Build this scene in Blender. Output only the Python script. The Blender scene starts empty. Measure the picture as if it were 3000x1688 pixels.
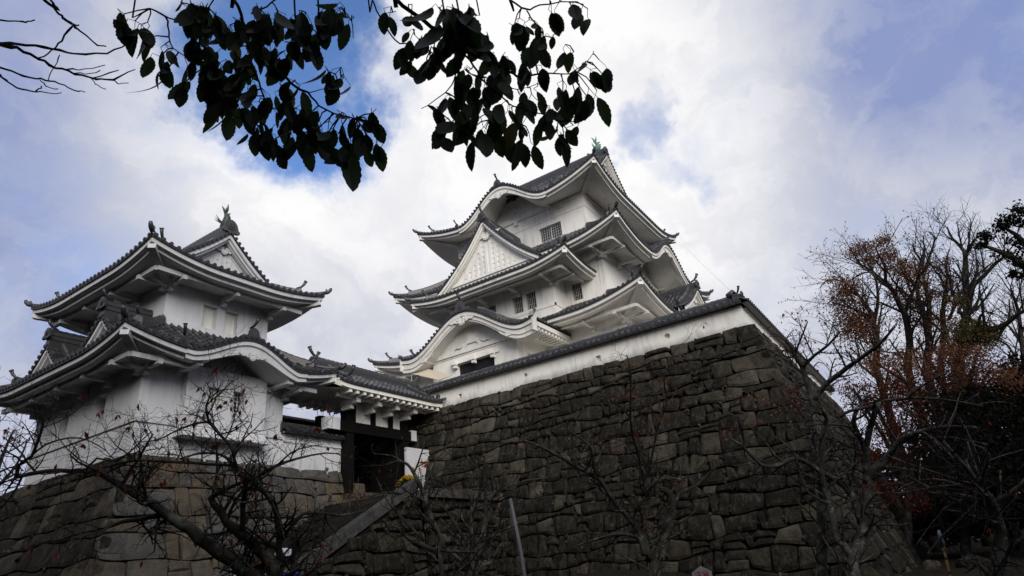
import bpy, math, random
import numpy as np
from mathutils import Vector, Matrix
random.seed(7); RNG = np.random.default_rng(11)
C = bpy.context.scene.collection
SC = bpy.context.scene
R = math.radians

# ------------------------------------------------------------------ camera, sky, sun, exposure
F_PX, PITCH, ROLL, YA = 1845.0, R(24.05), R(-5.735), R(-58.3)     # found from the castle's vanishing points
def _axes():
    c, s = math.cos(PITCH), math.sin(PITCH)
    fw = np.array([0, c, s]); up = np.array([0, -s, c]); rt = np.array([1.0, 0, 0])
    cr, sr = math.cos(ROLL), math.sin(ROLL)
    r2, u2 = cr * rt + sr * up, -sr * rt + cr * up
    a = np.array([math.sin(YA), math.cos(YA), 0]); b = np.array([math.sin(YA + math.pi / 2), math.cos(YA + math.pi / 2), 0])
    M = np.array([-a, b, [0, 0, 1.0]])
    return M @ r2, M @ u2, M @ fw
RT, UP, FW = _axes()
cam_d = bpy.data.cameras.new('camera'); cam = bpy.data.objects.new('camera', cam_d); C.objects.link(cam)
cam.matrix_world = Matrix(((RT[0], UP[0], -FW[0], 0), (RT[1], UP[1], -FW[1], 0), (RT[2], UP[2], -FW[2], 0), (0, 0, 0, 1)))
cam_d.sensor_width = 36; cam_d.lens = F_PX / 3000 * 36; cam_d.clip_start = 0.05; cam_d.clip_end = 3000
SC.camera = cam

SUN_EL, SUN_AZ = R(26), R(131)          # azimuth clockwise from +y
world = bpy.data.worlds.new("World"); SC.world = world; world.use_nodes = True
SC.view_settings.view_transform = 'Standard'; SC.view_settings.look = 'None'; SC.view_settings.gamma = 1
SC.view_settings.exposure = 0.0
def build_world():
    nt = world.node_tree; N = nt.nodes; L = nt.links; N.clear()
    out = N.new('ShaderNodeOutputWorld'); bg = N.new('ShaderNodeBackground')
    sky = N.new('ShaderNodeTexSky'); sky.sky_type = 'NISHITA'; sky.sun_disc = False
    sky.sun_elevation = SUN_EL; sky.sun_rotation = SUN_AZ; sky.air_density = 1.0; sky.dust_density = 0.6; sky.ozone_density = 2.5
    bg.inputs['Strength'].default_value = 0.10
    tc = N.new('ShaderNodeTexCoord'); D = tc.outputs['Generated']
    def math_(op, a, b=None, clamp=False):
        m = N.new('ShaderNodeMath'); m.operation = op; m.use_clamp = clamp
        for i, x in enumerate((a, b)):
            if x is None: continue
            if isinstance(x, (int, float)): m.inputs[i].default_value = x
            else: L.new(x, m.inputs[i])
        return m.outputs[0]
    def lobe(dirv, lo, hi, vec=None):
        d = Vector(dirv).normalized(); dp = N.new('ShaderNodeVectorMath'); dp.operation = 'DOT_PRODUCT'
        L.new(vec or D, dp.inputs[0]); dp.inputs[1].default_value = d
        mr = N.new('ShaderNodeMapRange'); mr.interpolation_type = 'SMOOTHSTEP'
        mr.inputs['From Min'].default_value = math.cos(R(lo)); mr.inputs['From Max'].default_value = math.cos(R(hi))
        L.new(dp.outputs['Value'], mr.inputs['Value']); return mr.outputs['Result']
    # cloud noise, stretched flatter towards the horizon
    mp = N.new('ShaderNodeMapping'); mp.inputs['Scale'].default_value = (1, 1, 1.5); L.new(D, mp.inputs['Vector'])
    n1 = N.new('ShaderNodeTexNoise'); n1.inputs['Scale'].default_value = 3.2; n1.inputs['Detail'].default_value = 9; n1.inputs['Roughness'].default_value = 0.55
    n1.inputs['Distortion'].default_value = 0.4; L.new(mp.outputs[0], n1.inputs['Vector'])
    n2 = N.new('ShaderNodeTexNoise'); n2.inputs['Scale'].default_value = 1.7; n2.inputs['Detail'].default_value = 5; L.new(mp.outputs[0], n2.inputs['Vector'])
    wn = N.new('ShaderNodeTexNoise'); wn.inputs['Scale'].default_value = 5.0; wn.inputs['Detail'].default_value = 6; wn.inputs['Roughness'].default_value = .6; L.new(D, wn.inputs['Vector'])
    ws = N.new('ShaderNodeVectorMath'); ws.operation = 'SUBTRACT'; L.new(wn.outputs['Color'], ws.inputs[0]); ws.inputs[1].default_value = (.5, .5, .5)
    wm = N.new('ShaderNodeVectorMath'); wm.operation = 'MULTIPLY_ADD'; L.new(ws.outputs[0], wm.inputs[0]); wm.inputs[1].default_value = (.42, .42, .42); L.new(D, wm.inputs[2])
    wo = N.new('ShaderNodeVectorMath'); wo.operation = 'NORMALIZE'; L.new(wm.outputs[0], wo.inputs[0]); WD = wo.outputs[0]
    # blue gaps in the cloud
    holes = None
    for dv, lo, hi, w in (((-.58, .42, .70), 12.5, 2, .62), ((-.235, .78, .58), 5.0, 0, .33), ((-.20, .84, .53), 4, 0, .20), ((-.52, .50, .67), 8, 1, .33),
                          ((.05, .86, .62), 16, 5, .16), ((-.84, .25, .47), 13, 3, .20), ((-.72, .3, .62), 9, 2, .16), ((.25, .80, .55), 16, 4, .18)):
        h = math_('MULTIPLY', lobe(dv, lo, hi, WD), w); holes = h if holes is None else math_('MAXIMUM', holes, h)
    hn = math_('ADD', holes, math_('MULTIPLY', math_('SUBTRACT', n1.outputs['Fac'], 0.5), 1.0))
    mr = N.new('ShaderNodeMapRange'); mr.interpolation_type = 'SMOOTHSTEP'
    mr.inputs['From Min'].default_value = .02; mr.inputs['From Max'].default_value = .62; L.new(hn, mr.inputs['Value'])
    gap = mr.outputs['Result']
    # cloud brightness: a bright veil behind the keep, greyer away from it
    glow = math_('MAXIMUM', math_('MULTIPLY', lobe((-.42, .68, .60), 31, 4), 1.0), math_('MULTIPLY', lobe((-.60, .56, .57), 25, 5), .92))
    br = math_('ADD', math_('MULTIPLY', glow, .55), .42)
    for dv, lo, hi, w in (((.24, .78, .58), 17, 3, -.26), ((-.88, .24, .42), 20, 4, -.08), ((-.80, .52, .30), 16, 3, -.10), ((-.62, .66, .38), 14, 3, -.16)): br = math_('ADD', br, math_('MULTIPLY', lobe(dv, lo, hi), w))
    n3 = N.new('ShaderNodeTexNoise'); n3.inputs['Scale'].default_value = 4.6; n3.inputs['Detail'].default_value = 10; n3.inputs['Roughness'].default_value = .58; n3.inputs['Distortion'].default_value = .25
    mp3 = N.new('ShaderNodeMapping'); mp3.inputs['Location'].default_value = (3.1, 1.7, .4); mp3.inputs['Scale'].default_value = (1, 1, 1.9); L.new(WD, mp3.inputs['Vector']); L.new(mp3.outputs[0], n3.inputs['Vector'])
    m3 = N.new('ShaderNodeMapRange'); m3.interpolation_type = 'SMOOTHSTEP'; m3.inputs['From Min'].default_value = .36; m3.inputs['From Max'].default_value = .66; L.new(n3.outputs['Fac'], m3.inputs['Value'])
    br = math_('ADD', br, math_('MULTIPLY', math_('SUBTRACT', m3.outputs['Result'], .5), .17))
    br = math_('ADD', br, math_('MULTIPLY', math_('SUBTRACT', n2.outputs['Fac'], .5), .5))
    br = math_('ADD', br, math_('MULTIPLY', math_('SUBTRACT', n1.outputs['Fac'], .5), .36))
    ramp = N.new('ShaderNodeValToRGB'); L.new(br, ramp.inputs['Fac'])
    e = ramp.color_ramp.elements; e[0].position = .12; e[0].color = (.27, .33, .58, 1); e[1].position = .95; e[1].color = (1.0, .99, .99, 1)
    m = e.new(.5); m.color = (.60, .62, .71, 1)
    sc = N.new('ShaderNodeVectorMath'); sc.operation = 'SCALE'; L.new(ramp.outputs['Color'], sc.inputs[0]); sc.inputs['Scale'].default_value = 10.0
    # the clear-sky colour is deep blue overhead
    blue = N.new('ShaderNodeVectorMath'); blue.operation = 'MULTIPLY'; L.new(sky.outputs['Color'], blue.inputs[0]); blue.inputs[1].default_value = SKY_TINT
    mix = N.new('ShaderNodeMix'); mix.data_type = 'RGBA'; L.new(gap, mix.inputs['Factor'])
    L.new(sc.outputs[0], mix.inputs[6]); L.new(blue.outputs[0], mix.inputs[7])
    L.new(mix.outputs[2], bg.inputs['Color']); L.new(bg.outputs[0], out.inputs['Surface'])
SKY_TINT = (1.5, 1.75, 2.2)
build_world()
sun_d = bpy.data.lights.new('sun', 'SUN'); sun = bpy.data.objects.new('sun', sun_d); C.objects.link(sun)
sun_d.energy = 3.5; sun_d.angle = R(42); sun_d.color = (1, .96, .90)
_sd = Vector((math.sin(SUN_AZ) * math.cos(SUN_EL), math.cos(SUN_AZ) * math.cos(SUN_EL), math.sin(SUN_EL)))
sun.rotation_euler = (-_sd).to_track_quat('-Z', 'Y').to_euler()

def ray(px, py):
    d = FW * F_PX + RT * (px - 1500) - UP * (py - 844); return d / np.linalg.norm(d)
def at(px, py, r): return ray(px, py) * r                         # a point r metres from the photographer

# ------------------------------------------------------------------ materials
def new_mat(name, rough=.8, spec=.3):
    m = bpy.data.materials.new(name); m.use_nodes = True; nt = m.node_tree; b = nt.nodes['Principled BSDF']
    b.inputs['Roughness'].default_value = rough; b.inputs['Specular IOR Level'].default_value = spec
    return m, nt, nt.nodes, nt.links, b
def noise(nt, scale, detail=5, rough=.55, vec=None, stretch=None):
    N, L = nt.nodes, nt.links; n = N.new('ShaderNodeTexNoise'); n.inputs['Scale'].default_value = scale; n.inputs['Detail'].default_value = detail
    n.inputs['Roughness'].default_value = rough
    if vec is None:
        g = N.new('ShaderNodeNewGeometry'); vec = g.outputs['Position']
    if stretch:
        mp = N.new('ShaderNodeMapping'); mp.inputs['Scale'].default_value = stretch; L.new(vec, mp.inputs['Vector']); vec = mp.outputs[0]
    L.new(vec, n.inputs['Vector']); return n.outputs['Fac']
def ramp(nt, fac, stops):
    r = nt.nodes.new('ShaderNodeValToRGB'); nt.links.new(fac, r.inputs['Fac']); e = r.color_ramp.elements
    while len(e) < len(stops): e.new(.5)
    for el, (p, c) in zip(e, stops): el.position = p; el.color = (*c, 1) if len(c) == 3 else c
    return r.outputs['Color']
def mixc(nt, fac, a, b, mode='MIX'):
    m = nt.nodes.new('ShaderNodeMix'); m.data_type = 'RGBA'; m.blend_type = mode
    for sock, v in ((m.inputs['Factor'], fac), (m.inputs[6], a), (m.inputs[7], b)):
        if isinstance(v, (int, float)): sock.default_value = v
        elif isinstance(v, tuple): sock.default_value = (*v, 1)
        else: nt.links.new(v, sock)
    return m.outputs[2]
def bump(nt, b, h, strength=.3, dist=.02):
    n = nt.nodes.new('ShaderNodeBump'); n.inputs['Strength'].default_value = strength; n.inputs['Distance'].default_value = dist
    nt.links.new(h, n.inputs['Height']); nt.links.new(n.outputs['Normal'], b.inputs['Normal'])
def tone_attr(nt):
    a = nt.nodes.new('ShaderNodeAttribute'); a.attribute_name = 'tone'; return a.outputs['Fac']

def mat_plaster(name, base=(.80, .775, .72), stain=None):
    m, nt, N, L, b = new_mat(name, .9, .2)
    f = noise(nt, .9, 6, .6); s = noise(nt, 3.0, 6, .65, stretch=(1, 1, .22))
    c = mixc(nt, ramp(nt, f, [(.35, (0, 0, 0)), (.75, (1, 1, 1))]), base, tuple(x * .93 for x in base))
    c = mixc(nt, ramp(nt, s, [(.48, (0, 0, 0)), (.78, (.6, .6, .6))]), c, tuple(x * .70 for x in base))
    dr = noise(nt, 5.0, 5, .6, stretch=(1, 1, .05)); dm = noise(nt, .5, 3, .5)
    dd_ = N.new('ShaderNodeMath'); dd_.operation = 'MULTIPLY'; L.new(dr, dd_.inputs[0]); L.new(dm, dd_.inputs[1])
    c = mixc(nt, ramp(nt, dd_.outputs[0], [(.27, (0, 0, 0)), (.40, (.75, .75, .75))]), c, tuple(x * .66 for x in base))
    if stain:                                             # mildew creeping up from the stones in ragged streaks
        g = N.new('ShaderNodeNewGeometry'); sx = N.new('ShaderNodeSeparateXYZ'); L.new(g.outputs['Position'], sx.inputs[0])
        nn = noise(nt, 1.6, 8, .72, stretch=(1, 1, .35)); n3 = noise(nt, .35, 3, .5)
        hgt = N.new('ShaderNodeMath'); hgt.operation = 'MULTIPLY_ADD'; L.new(nn, hgt.inputs[0]); hgt.inputs[1].default_value = 1.15; hgt.inputs[2].default_value = stain - .62
        h2 = N.new('ShaderNodeMath'); h2.operation = 'MULTIPLY_ADD'; L.new(n3, h2.inputs[0]); h2.inputs[1].default_value = .9; L.new(hgt.outputs[0], h2.inputs[2])
        dd = N.new('ShaderNodeMath'); dd.operation = 'SUBTRACT'; L.new(h2.outputs[0], dd.inputs[0]); L.new(sx.outputs['Z'], dd.inputs[1])
        mr = N.new('ShaderNodeMapRange'); mr.inputs['From Min'].default_value = .25; mr.inputs['From Max'].default_value = .75; L.new(dd.outputs[0], mr.inputs['Value'])
        c = mixc(nt, mr.outputs['Result'], c, (.33, .33, .32))
    L.new(c, b.inputs['Base Color']); bump(nt, b, noise(nt, 14, 4), .12, .01); return m
M_PL = mat_plaster('white_plaster'); M_PLS = mat_plaster('white_plaster_mildewed', (.80, .78, .725), 9.74)
M_EV = mat_plaster('eave_plaster', (.70, .68, .635)); M_EVL = mat_plaster('eave_plaster_grey', (.52, .52, .53))  # the grey copy carries the turret's dimming into its eaves
M_PLL = mat_plaster('white_plaster_dimmed', (.60, .60, .615))  # greyed so the colour itself carries the dimness of the turret side
def mat_tile(name, lo=.035, hi=.15):
    m, nt, N, L, b = new_mat(name, .42, .5)
    t = tone_attr(nt); c = ramp(nt, t, [(0, (lo, lo, lo * 1.06)), (.55, ((lo + hi) / 2.3,) * 2 + ((lo + hi) / 2.15,)), (1, (hi, hi, hi * 1.05))])
    c = mixc(nt, ramp(nt, noise(nt, 2.2, 7, .65), [(.55, (0, 0, 0)), (.8, (.7, .7, .7))]), c, (.10, .10, .09))
    L.new(c, b.inputs['Base Color']); bump(nt, b, noise(nt, 25, 4), .2, .01); return m
M_TI = mat_tile('grey_roof_tile', .012, .12); M_TID = mat_tile('dark_roof_tile', .009, .07)
M_TIP = None
def mat_flat(name, col, rough=.8, spec=.3, var=.25, sc=6, bmp=.1, metal=0):
    m, nt, N, L, b = new_mat(name, rough, spec); b.inputs['Metallic'].default_value = metal
    c = mixc(nt, noise(nt, sc, 6, .6), tuple(x * (1 - var) for x in col), tuple(min(1, x * (1 + var)) for x in col))
    L.new(c, b.inputs['Base Color'])
    if bmp: bump(nt, b, noise(nt, sc * 4, 4), bmp, .01)
    return m
def mat_stone(name, cols, lich=(.22, .22, .19), dark=.5):
    m, nt, N, L, b = new_mat(name, .92, .15)
    t = tone_attr(nt); c = ramp(nt, t, [(i / (len(cols) - 1), cc) for i, cc in enumerate(cols)])
    c = mixc(nt, ramp(nt, noise(nt, 1.1, 9, .72), [(.38, (0, 0, 0)), (.68, (1, 1, 1))]), c, tuple(x * dark for x in cols[0]))
    c = mixc(nt, ramp(nt, noise(nt, 5.0, 10, .75, stretch=(1, 1, .5)), [(.50, (0, 0, 0)), (.70, (.8, .8, .8))]), c, lich)
    c = mixc(nt, ramp(nt, noise(nt, 22, 4, .6), [(.62, (0, 0, 0)), (.72, (.5, .5, .5))]), c, tuple(min(1, x * 1.5) for x in lich))
    L.new(c, b.inputs['Base Color']); bump(nt, b, noise(nt, 6, 10, .75), 1.0, .10); return m
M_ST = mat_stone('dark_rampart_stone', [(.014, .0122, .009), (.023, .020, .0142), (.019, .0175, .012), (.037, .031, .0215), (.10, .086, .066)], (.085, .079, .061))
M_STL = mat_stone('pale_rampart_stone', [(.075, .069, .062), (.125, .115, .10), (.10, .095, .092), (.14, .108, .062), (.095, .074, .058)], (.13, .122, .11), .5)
M_STS = mat_stone('stair_stone', [(.022, .019, .017), (.032, .027, .024), (.040, .033, .026)], (.06, .057, .053))
M_GRAV = mat_flat('pale_gravel', (.40, .38, .34), .95, .1, .2, 3)
M_GAP = mat_flat('dark_joint_earth', (.012, .011, .010), 1, .05)  # dark earth backing behind the stone joints
M_WD = mat_flat('black_timber', (.007, .0065, .006), .9, .05, .4, 5)
M_DK = mat_flat('dark_interior', (.010, .010, .011), .6, .3)
M_BAR = mat_flat('pale_window_bar', (.50, .50, .48), .6)
M_GL, _nt, _N, _L, _b = new_mat('window_glass', .08, .5); _b.inputs['Base Color'].default_value = (.02, .024, .028, 1)
M_CU = mat_flat('green_copper', (.10, .20, .165), .6, .4, .5, 9)
M_CUD = mat_flat('dark_bronze', (.035, .055, .038), .6, .4, .6, 9)
M_BK = None

# ------------------------------------------------------------------ mesh helper
class MB:
    def __init__(s): s.v = []; s.f = []; s.t = []; s.m = []; s.sm = []
    def add(s, vs, fs, tone=.5, mat=0, smooth=False):
        o = len(s.v); s.v.extend([tuple(float(c) for c in p) for p in vs])
        for f in fs:
            s.f.append([o + i for i in f]); s.t.append(tone); s.m.append(mat); s.sm.append(smooth)
    def box(s, c, h, ax=None, **k):
        c = np.array(c, float)
        ax = np.eye(3) if ax is None else np.array(ax, float)
        vs = [c + ax[0] * h[0] * i + ax[1] * h[1] * j + ax[2] * h[2] * l for i in (-1, 1) for j in (-1, 1) for l in (-1, 1)]
        s.add(vs, [(0, 1, 3, 2), (4, 6, 7, 5), (0, 4, 5, 1), (2, 3, 7, 6), (0, 2, 6, 4), (1, 5, 7, 3)], **k)
    def aabb(s, x0, x1, y0, y1, z0, z1, **k): s.box(((x0 + x1) / 2, (y0 + y1) / 2, (z0 + z1) / 2), ((x1 - x0) / 2, (y1 - y0) / 2, (z1 - z0) / 2), **k)
    def grid(s, P, tone=.5, mat=0, smooth=False, tones=None):
        n, m = len(P), len(P[0]); o = len(s.v)
        for row in P: s.v.extend([tuple(float(c) for c in p) for p in row])
        for i in range(n - 1):
            for j in range(m - 1):
                s.f.append([o + i * m + j, o + i * m + j + 1, o + (i + 1) * m + j + 1, o + (i + 1) * m + j])
                s.t.append(tones(i, j) if tones else tone); s.m.append(mat); s.sm.append(smooth)
    def tube(s, pts, rad, n=6, caps=True, tone=.5, mat=0, smooth=True, tones=None):
        pts = [np.array(p, float) for p in pts]; k = len(pts); o = len(s.v); prev = None
        if isinstance(rad, (int, float)): rad = [rad] * k
        for i, p in enumerate(pts):
            d = pts[min(i + 1, k - 1)] - pts[max(i - 1, 0)]; L = np.linalg.norm(d); d = d / L if L > 1e-9 else np.array([0, 0, 1.0])
            if prev is None:
                a = np.cross(d, [0, 0, 1.0]);
                if np.linalg.norm(a) < .05: a = np.cross(d, [1.0, 0, 0])
            else: a = prev - d * (prev @ d)
            a /= (np.linalg.norm(a) + 1e-12); prev = a; b = np.cross(d, a)
            for j in range(n):
                an = 2 * math.pi * j / n; s.v.append(tuple(p + (a * math.cos(an) + b * math.sin(an)) * rad[i]))
        for i in range(k - 1):
            tt = tones(i) if tones else tone
            for j in range(n):
                j2 = (j + 1) % n; s.f.append([o + i * n + j, o + i * n + j2, o + (i + 1) * n + j2, o + (i + 1) * n + j]); s.t.append(tt); s.m.append(mat); s.sm.append(smooth)
        if caps:
            for e in (0, k - 1):
                s.f.append([o + e * n + j for j in (range(n) if e else range(n - 1, -1, -1))]); s.t.append(tone); s.m.append(mat); s.sm.append(False)
    def disc(s, c, nrm, r, n=10, thick=.05, **k):
        c = np.array(c, float); d = np.array(nrm, float); d /= np.linalg.norm(d)
        s.tube([c - d * thick, c], r, n, smooth=False, **k)
    def sweep(s, path, sec, closed=False, **k):               # path: list of (origin, side vector, up vector); sec: list of (a, b)
        P = [[o + a * sd + b * u for a, b in (sec + [sec[0]] if closed else sec)] for o, sd, u in path]
        s.grid(P, **k)
        if closed:
            for i in (0, -1): s.add(P[i][:-1], [tuple(range(len(sec)))], **k)
    def prism(s, poly, fr, t0, t1, **k):                      # poly: (a, b) outline in the frame (origin, x, y, n)
        o, x, y, n = [np.array(q, float) for q in fr]; m = len(poly)
        vs = [o + x * a + y * b + n * t0 for a, b in poly] + [o + x * a + y * b + n * t1 for a, b in poly]
        s.add(vs, [tuple(range(m - 1, -1, -1)), tuple(range(m, 2 * m))] + [(i, (i + 1) % m, m + (i + 1) % m, m + i) for i in range(m)], **k)
    def mark(s, nm='ridge'): s.mk = getattr(s, 'mk', []) + [(len(s.v), len(s.f), nm)]
    def build_pieces(s, name, mats, parent):
        b = [(0, 0, name)] + getattr(s, 'mk', []) + [(len(s.v), len(s.f), name)]; out = []
        for (v0, f0, nm), (v1, f1, _) in zip(b, b[1:]):
            if f1 <= f0: continue
            q = MB(); q.v = s.v[v0:v1]; q.f = [[i - v0 for i in f] for f in s.f[f0:f1]]; q.t, q.m, q.sm = s.t[f0:f1], s.m[f0:f1], s.sm[f0:f1]
            out.append(q.build(nm, mats, parent))
        return out
    def build(s, name, mats, parent=None, loc=None):
        me = bpy.data.meshes.new(name); off = np.array(loc if loc is not None else (0, 0, 0), float)
        v = np.array(s.v, float).reshape(-1, 3) - off
        me.from_pydata([tuple(p) for p in v], [], s.f)
        for mt in (mats if isinstance(mats, (list, tuple)) else [mats]): me.materials.append(mt)
        me.polygons.foreach_set('material_index', s.m); me.polygons.foreach_set('use_smooth', s.sm)
        a = me.attributes.new('tone', 'FLOAT', 'FACE'); a.data.foreach_set('value', s.t)
        me.update(); o = bpy.data.objects.new(name, me); C.objects.link(o)
        if parent is not None:
            o.parent = parent; w = np.zeros(3); q = parent
            while q is not None: w += np.array(q.location); q = q.parent
            o.location = tuple(off - w)
        else: o.location = tuple(off)
        return o
def rt(a=0., b=1.): return random.uniform(a, b)
def tag(o, label=None, cat=None, group=None, kind=None):
    for k, v in (('label', label), ('category', cat), ('group', group), ('kind', kind)):
        if v: o[k] = v
    return o
def thing(name, label, cat, loc=(0, 0, 0), group=None):
    o = bpy.data.objects.new(name, None); C.objects.link(o); o.location = loc; o.empty_display_size = .3
    return tag(o, label, cat, group)
V3 = lambda *a: np.array(a, float)

# ------------------------------------------------------------------ castle vocabulary
TILE = .34
def half_tube(mb, pts, ups, r, side, tone0=.5, cap=None):
    """a row of overlapping round tiles along pts; ups = surface normals, side = sideways vector"""
    k = len(pts)
    for i in range(k - 1):
        t = rt(.25, .95) if random.random() < .85 else rt(0, .3)
        ra, rb = r * 1.06, r * .94
        A = []
        for p, u, rr, dz in ((pts[i], ups[i], ra, .012), (pts[i + 1], ups[i + 1], rb, 0)):
            A.append([p + side * math.cos(a) * rr + u * (math.sin(a) * rr + dz) for a in (math.pi, 2.356, 1.571, .785, 0)])
        mb.grid(A, tone=t, smooth=True)
def end_disc(mb, p, out, r=.092):
    n = np.array(out, float); n /= np.linalg.norm(n)
    mb.disc(p, n, r, 10, .06, tone=.35); mb.disc(p + n * .012, n, r * .62, 8, .02, tone=rt(.0, .2))
def horn(mb, base, out, sc=1.0):
    """toribusuma: an upswept round tile with a disc end"""
    mb.mark('ridge_horn')
    o = V3(*out); o /= np.linalg.norm(o); z = V3(0, 0, 1)
    pts = [base + o * a * sc + z * b * sc for a, b in ((-.25, 0), (.05, .10), (.25, .30), (.38, .56))]
    mb.tube(pts, [.075 * sc, .08 * sc, .095 * sc, .115 * sc], 9, tone=.4)
    d = pts[-1] - pts[-2]; mb.disc(pts[-1] + d * .02, d, .135 * sc, 12, .05 * sc, tone=.55); mb.disc(pts[-1] + d * .05, d, .09 * sc, 10, .03, tone=.05)
def demon_tile(mb, p, out, sc=1.0, fancy=False):
    """onigawara: arched end plate with a crest disc"""
    mb.mark('ridge_end_tile')
    n = V3(*out); n = n / np.linalg.norm(n); z = V3(0, 0, 1); x = np.cross(z, n); x /= np.linalg.norm(x)
    poly = [(-.34, -.1), (-.36, .12), (-.28, .36), (-.14, .50), (0, .55), (.14, .50), (.28, .36), (.36, .12), (.34, -.1)]
    if fancy: poly = [(-.95, -.12), (-.8, .10), (-.55, .10), (-.42, .22), (-.36, .50), (-.18, .68), (0, .74), (.18, .68), (.36, .50), (.42, .22), (.55, .10), (.8, .10), (.95, -.12)]
    poly = [(a * sc, b * sc) for a, b in poly]
    mb.prism(poly, (p, x, z, n), -.10 * sc, .03 * sc, tone=.35)
    mb.disc(p + z * .22 * sc + n * .07 * sc, n, .2 * sc, 14, .06, tone=.55); mb.disc(p + z * .22 * sc + n * .10 * sc, n, .14 * sc, 12, .04, tone=.1)
    for sx in (-1, 1): mb.disc(p + x * sx * .33 * sc + z * -.02 * sc + n * .05, n, .11 * sc, 10, .1, tone=.5)
def ridge_stack(mb, pts, w=.17, h=.30, r=.10):
    mb.mark()
    """noshi courses topped by a row of round tiles"""
    path = []; k = len(pts); pts = [V3(*p) for p in pts]
    for i in range(k):
        d = pts[min(i + 1, k - 1)] - pts[max(i - 1, 0)]; sd = np.cross(d, V3(0, 0, 1)); sd /= np.linalg.norm(sd); path.append((pts[i], sd, V3(0, 0, 1)))
    for j in range(3):
        z0, z1 = h * j / 3 - (.25 if j == 0 else 0), h * (j + .8) / 3; ww = w * (1.15 - .12 * j)
        mb.sweep(path, [(-ww, z0), (-ww, z1), (ww, z1), (ww, z0)], closed=True, tone=.3 + .12 * j)
    half_tube(mb, resample([p + V3(0, 0, h - .01) for p in pts], .3), [V3(0, 0, 1)] * 999, r, path[0][1])
def resample(pts, step):
    pts = [V3(*p) for p in pts]; d = [0]
    for a, b in zip(pts, pts[1:]): d.append(d[-1] + np.linalg.norm(b - a))
    n = max(2, int(d[-1] / step) + 1); out = []
    for q in np.linspace(0, d[-1], n):
        i = min(max(np.searchsorted(d, q) - 1, 0), len(pts) - 2); t = (q - d[i]) / max(d[i + 1] - d[i], 1e-9); out.append(pts[i] * (1 - t) + pts[i + 1] * t)
    return out
class Side:
    def __init__(s, O, A, N, half): s.O = V3(*O, 0); s.A = V3(*A, 0); s.N = V3(*N, 0); s.half = half
    def P(s, q, d, z): return s.O + s.A * q - s.N * d + V3(0, 0, z)
def sides_of(x0, x1, y0, y1):
    xc, yc = (x0 + x1) / 2, (y0 + y1) / 2
    return {'F': Side((xc, y0), (1, 0), (0, -1), (x1 - x0) / 2), 'R': Side((x1, yc), (0, 1), (1, 0), (y1 - y0) / 2),
            'B': Side((xc, y1), (-1, 0), (0, 1), (x1 - x0) / 2), 'L': Side((x0, yc), (0, -1), (-1, 0), (y1 - y0) / 2)}
def kara_shape(u):
    u = abs(u)
    if u >= 1: return 0
    return (.5 + .5 * math.cos(math.pi * u)) ** 1.1

def gegyo(mb, o, x, z, n, sc=1.0, wing=1.0):
    """carved pendant: a scalloped fan between two curling wings"""
    fan = [(math.sin(a) * (.26 + .02 * math.cos(a * 14)), -.16 - math.cos(a) * (.30 + .02 * math.cos(a * 14))) for a in np.linspace(-1.9, 1.9, 23)]
    mb.prism([(a * sc, b * sc) for a, b in fan], (o, x, z, n), -.02, .09 * sc, smooth=False)
    for k in np.linspace(-.8, .8, 5): mb.tube([o + (x * math.sin(k) * .06 + z * (-.2 - .05)) * sc + n * .09 * sc, o + (x * math.sin(k) * .24 + z * (-.16 - math.cos(k) * .26)) * sc + n * .10 * sc], .02 * sc, 5)
    for s in (-1, 1):
        w = [(.05, .10), (.3, .16), (.62, .10), (.95, -.04), (1.2, -.02), (1.02, -.12), (.85, -.22), (.6, -.16), (.42, -.26), (.25, -.2), (.1, -.12)]
        mb.prism([(a * s * sc * wing, b * sc) for a, b in w], (o, x, z, n), -.02, .06 * sc)
        c = o + (x * s * .26 + z * .02) * sc
        sp = [c + (x * math.cos(t) * s + z * math.sin(t)) * (.13 - .012 * t) * sc + n * .07 * sc for t in np.linspace(-1.5, 5.2, 16)]
        mb.tube(sp, .03 * sc, 5)

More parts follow.
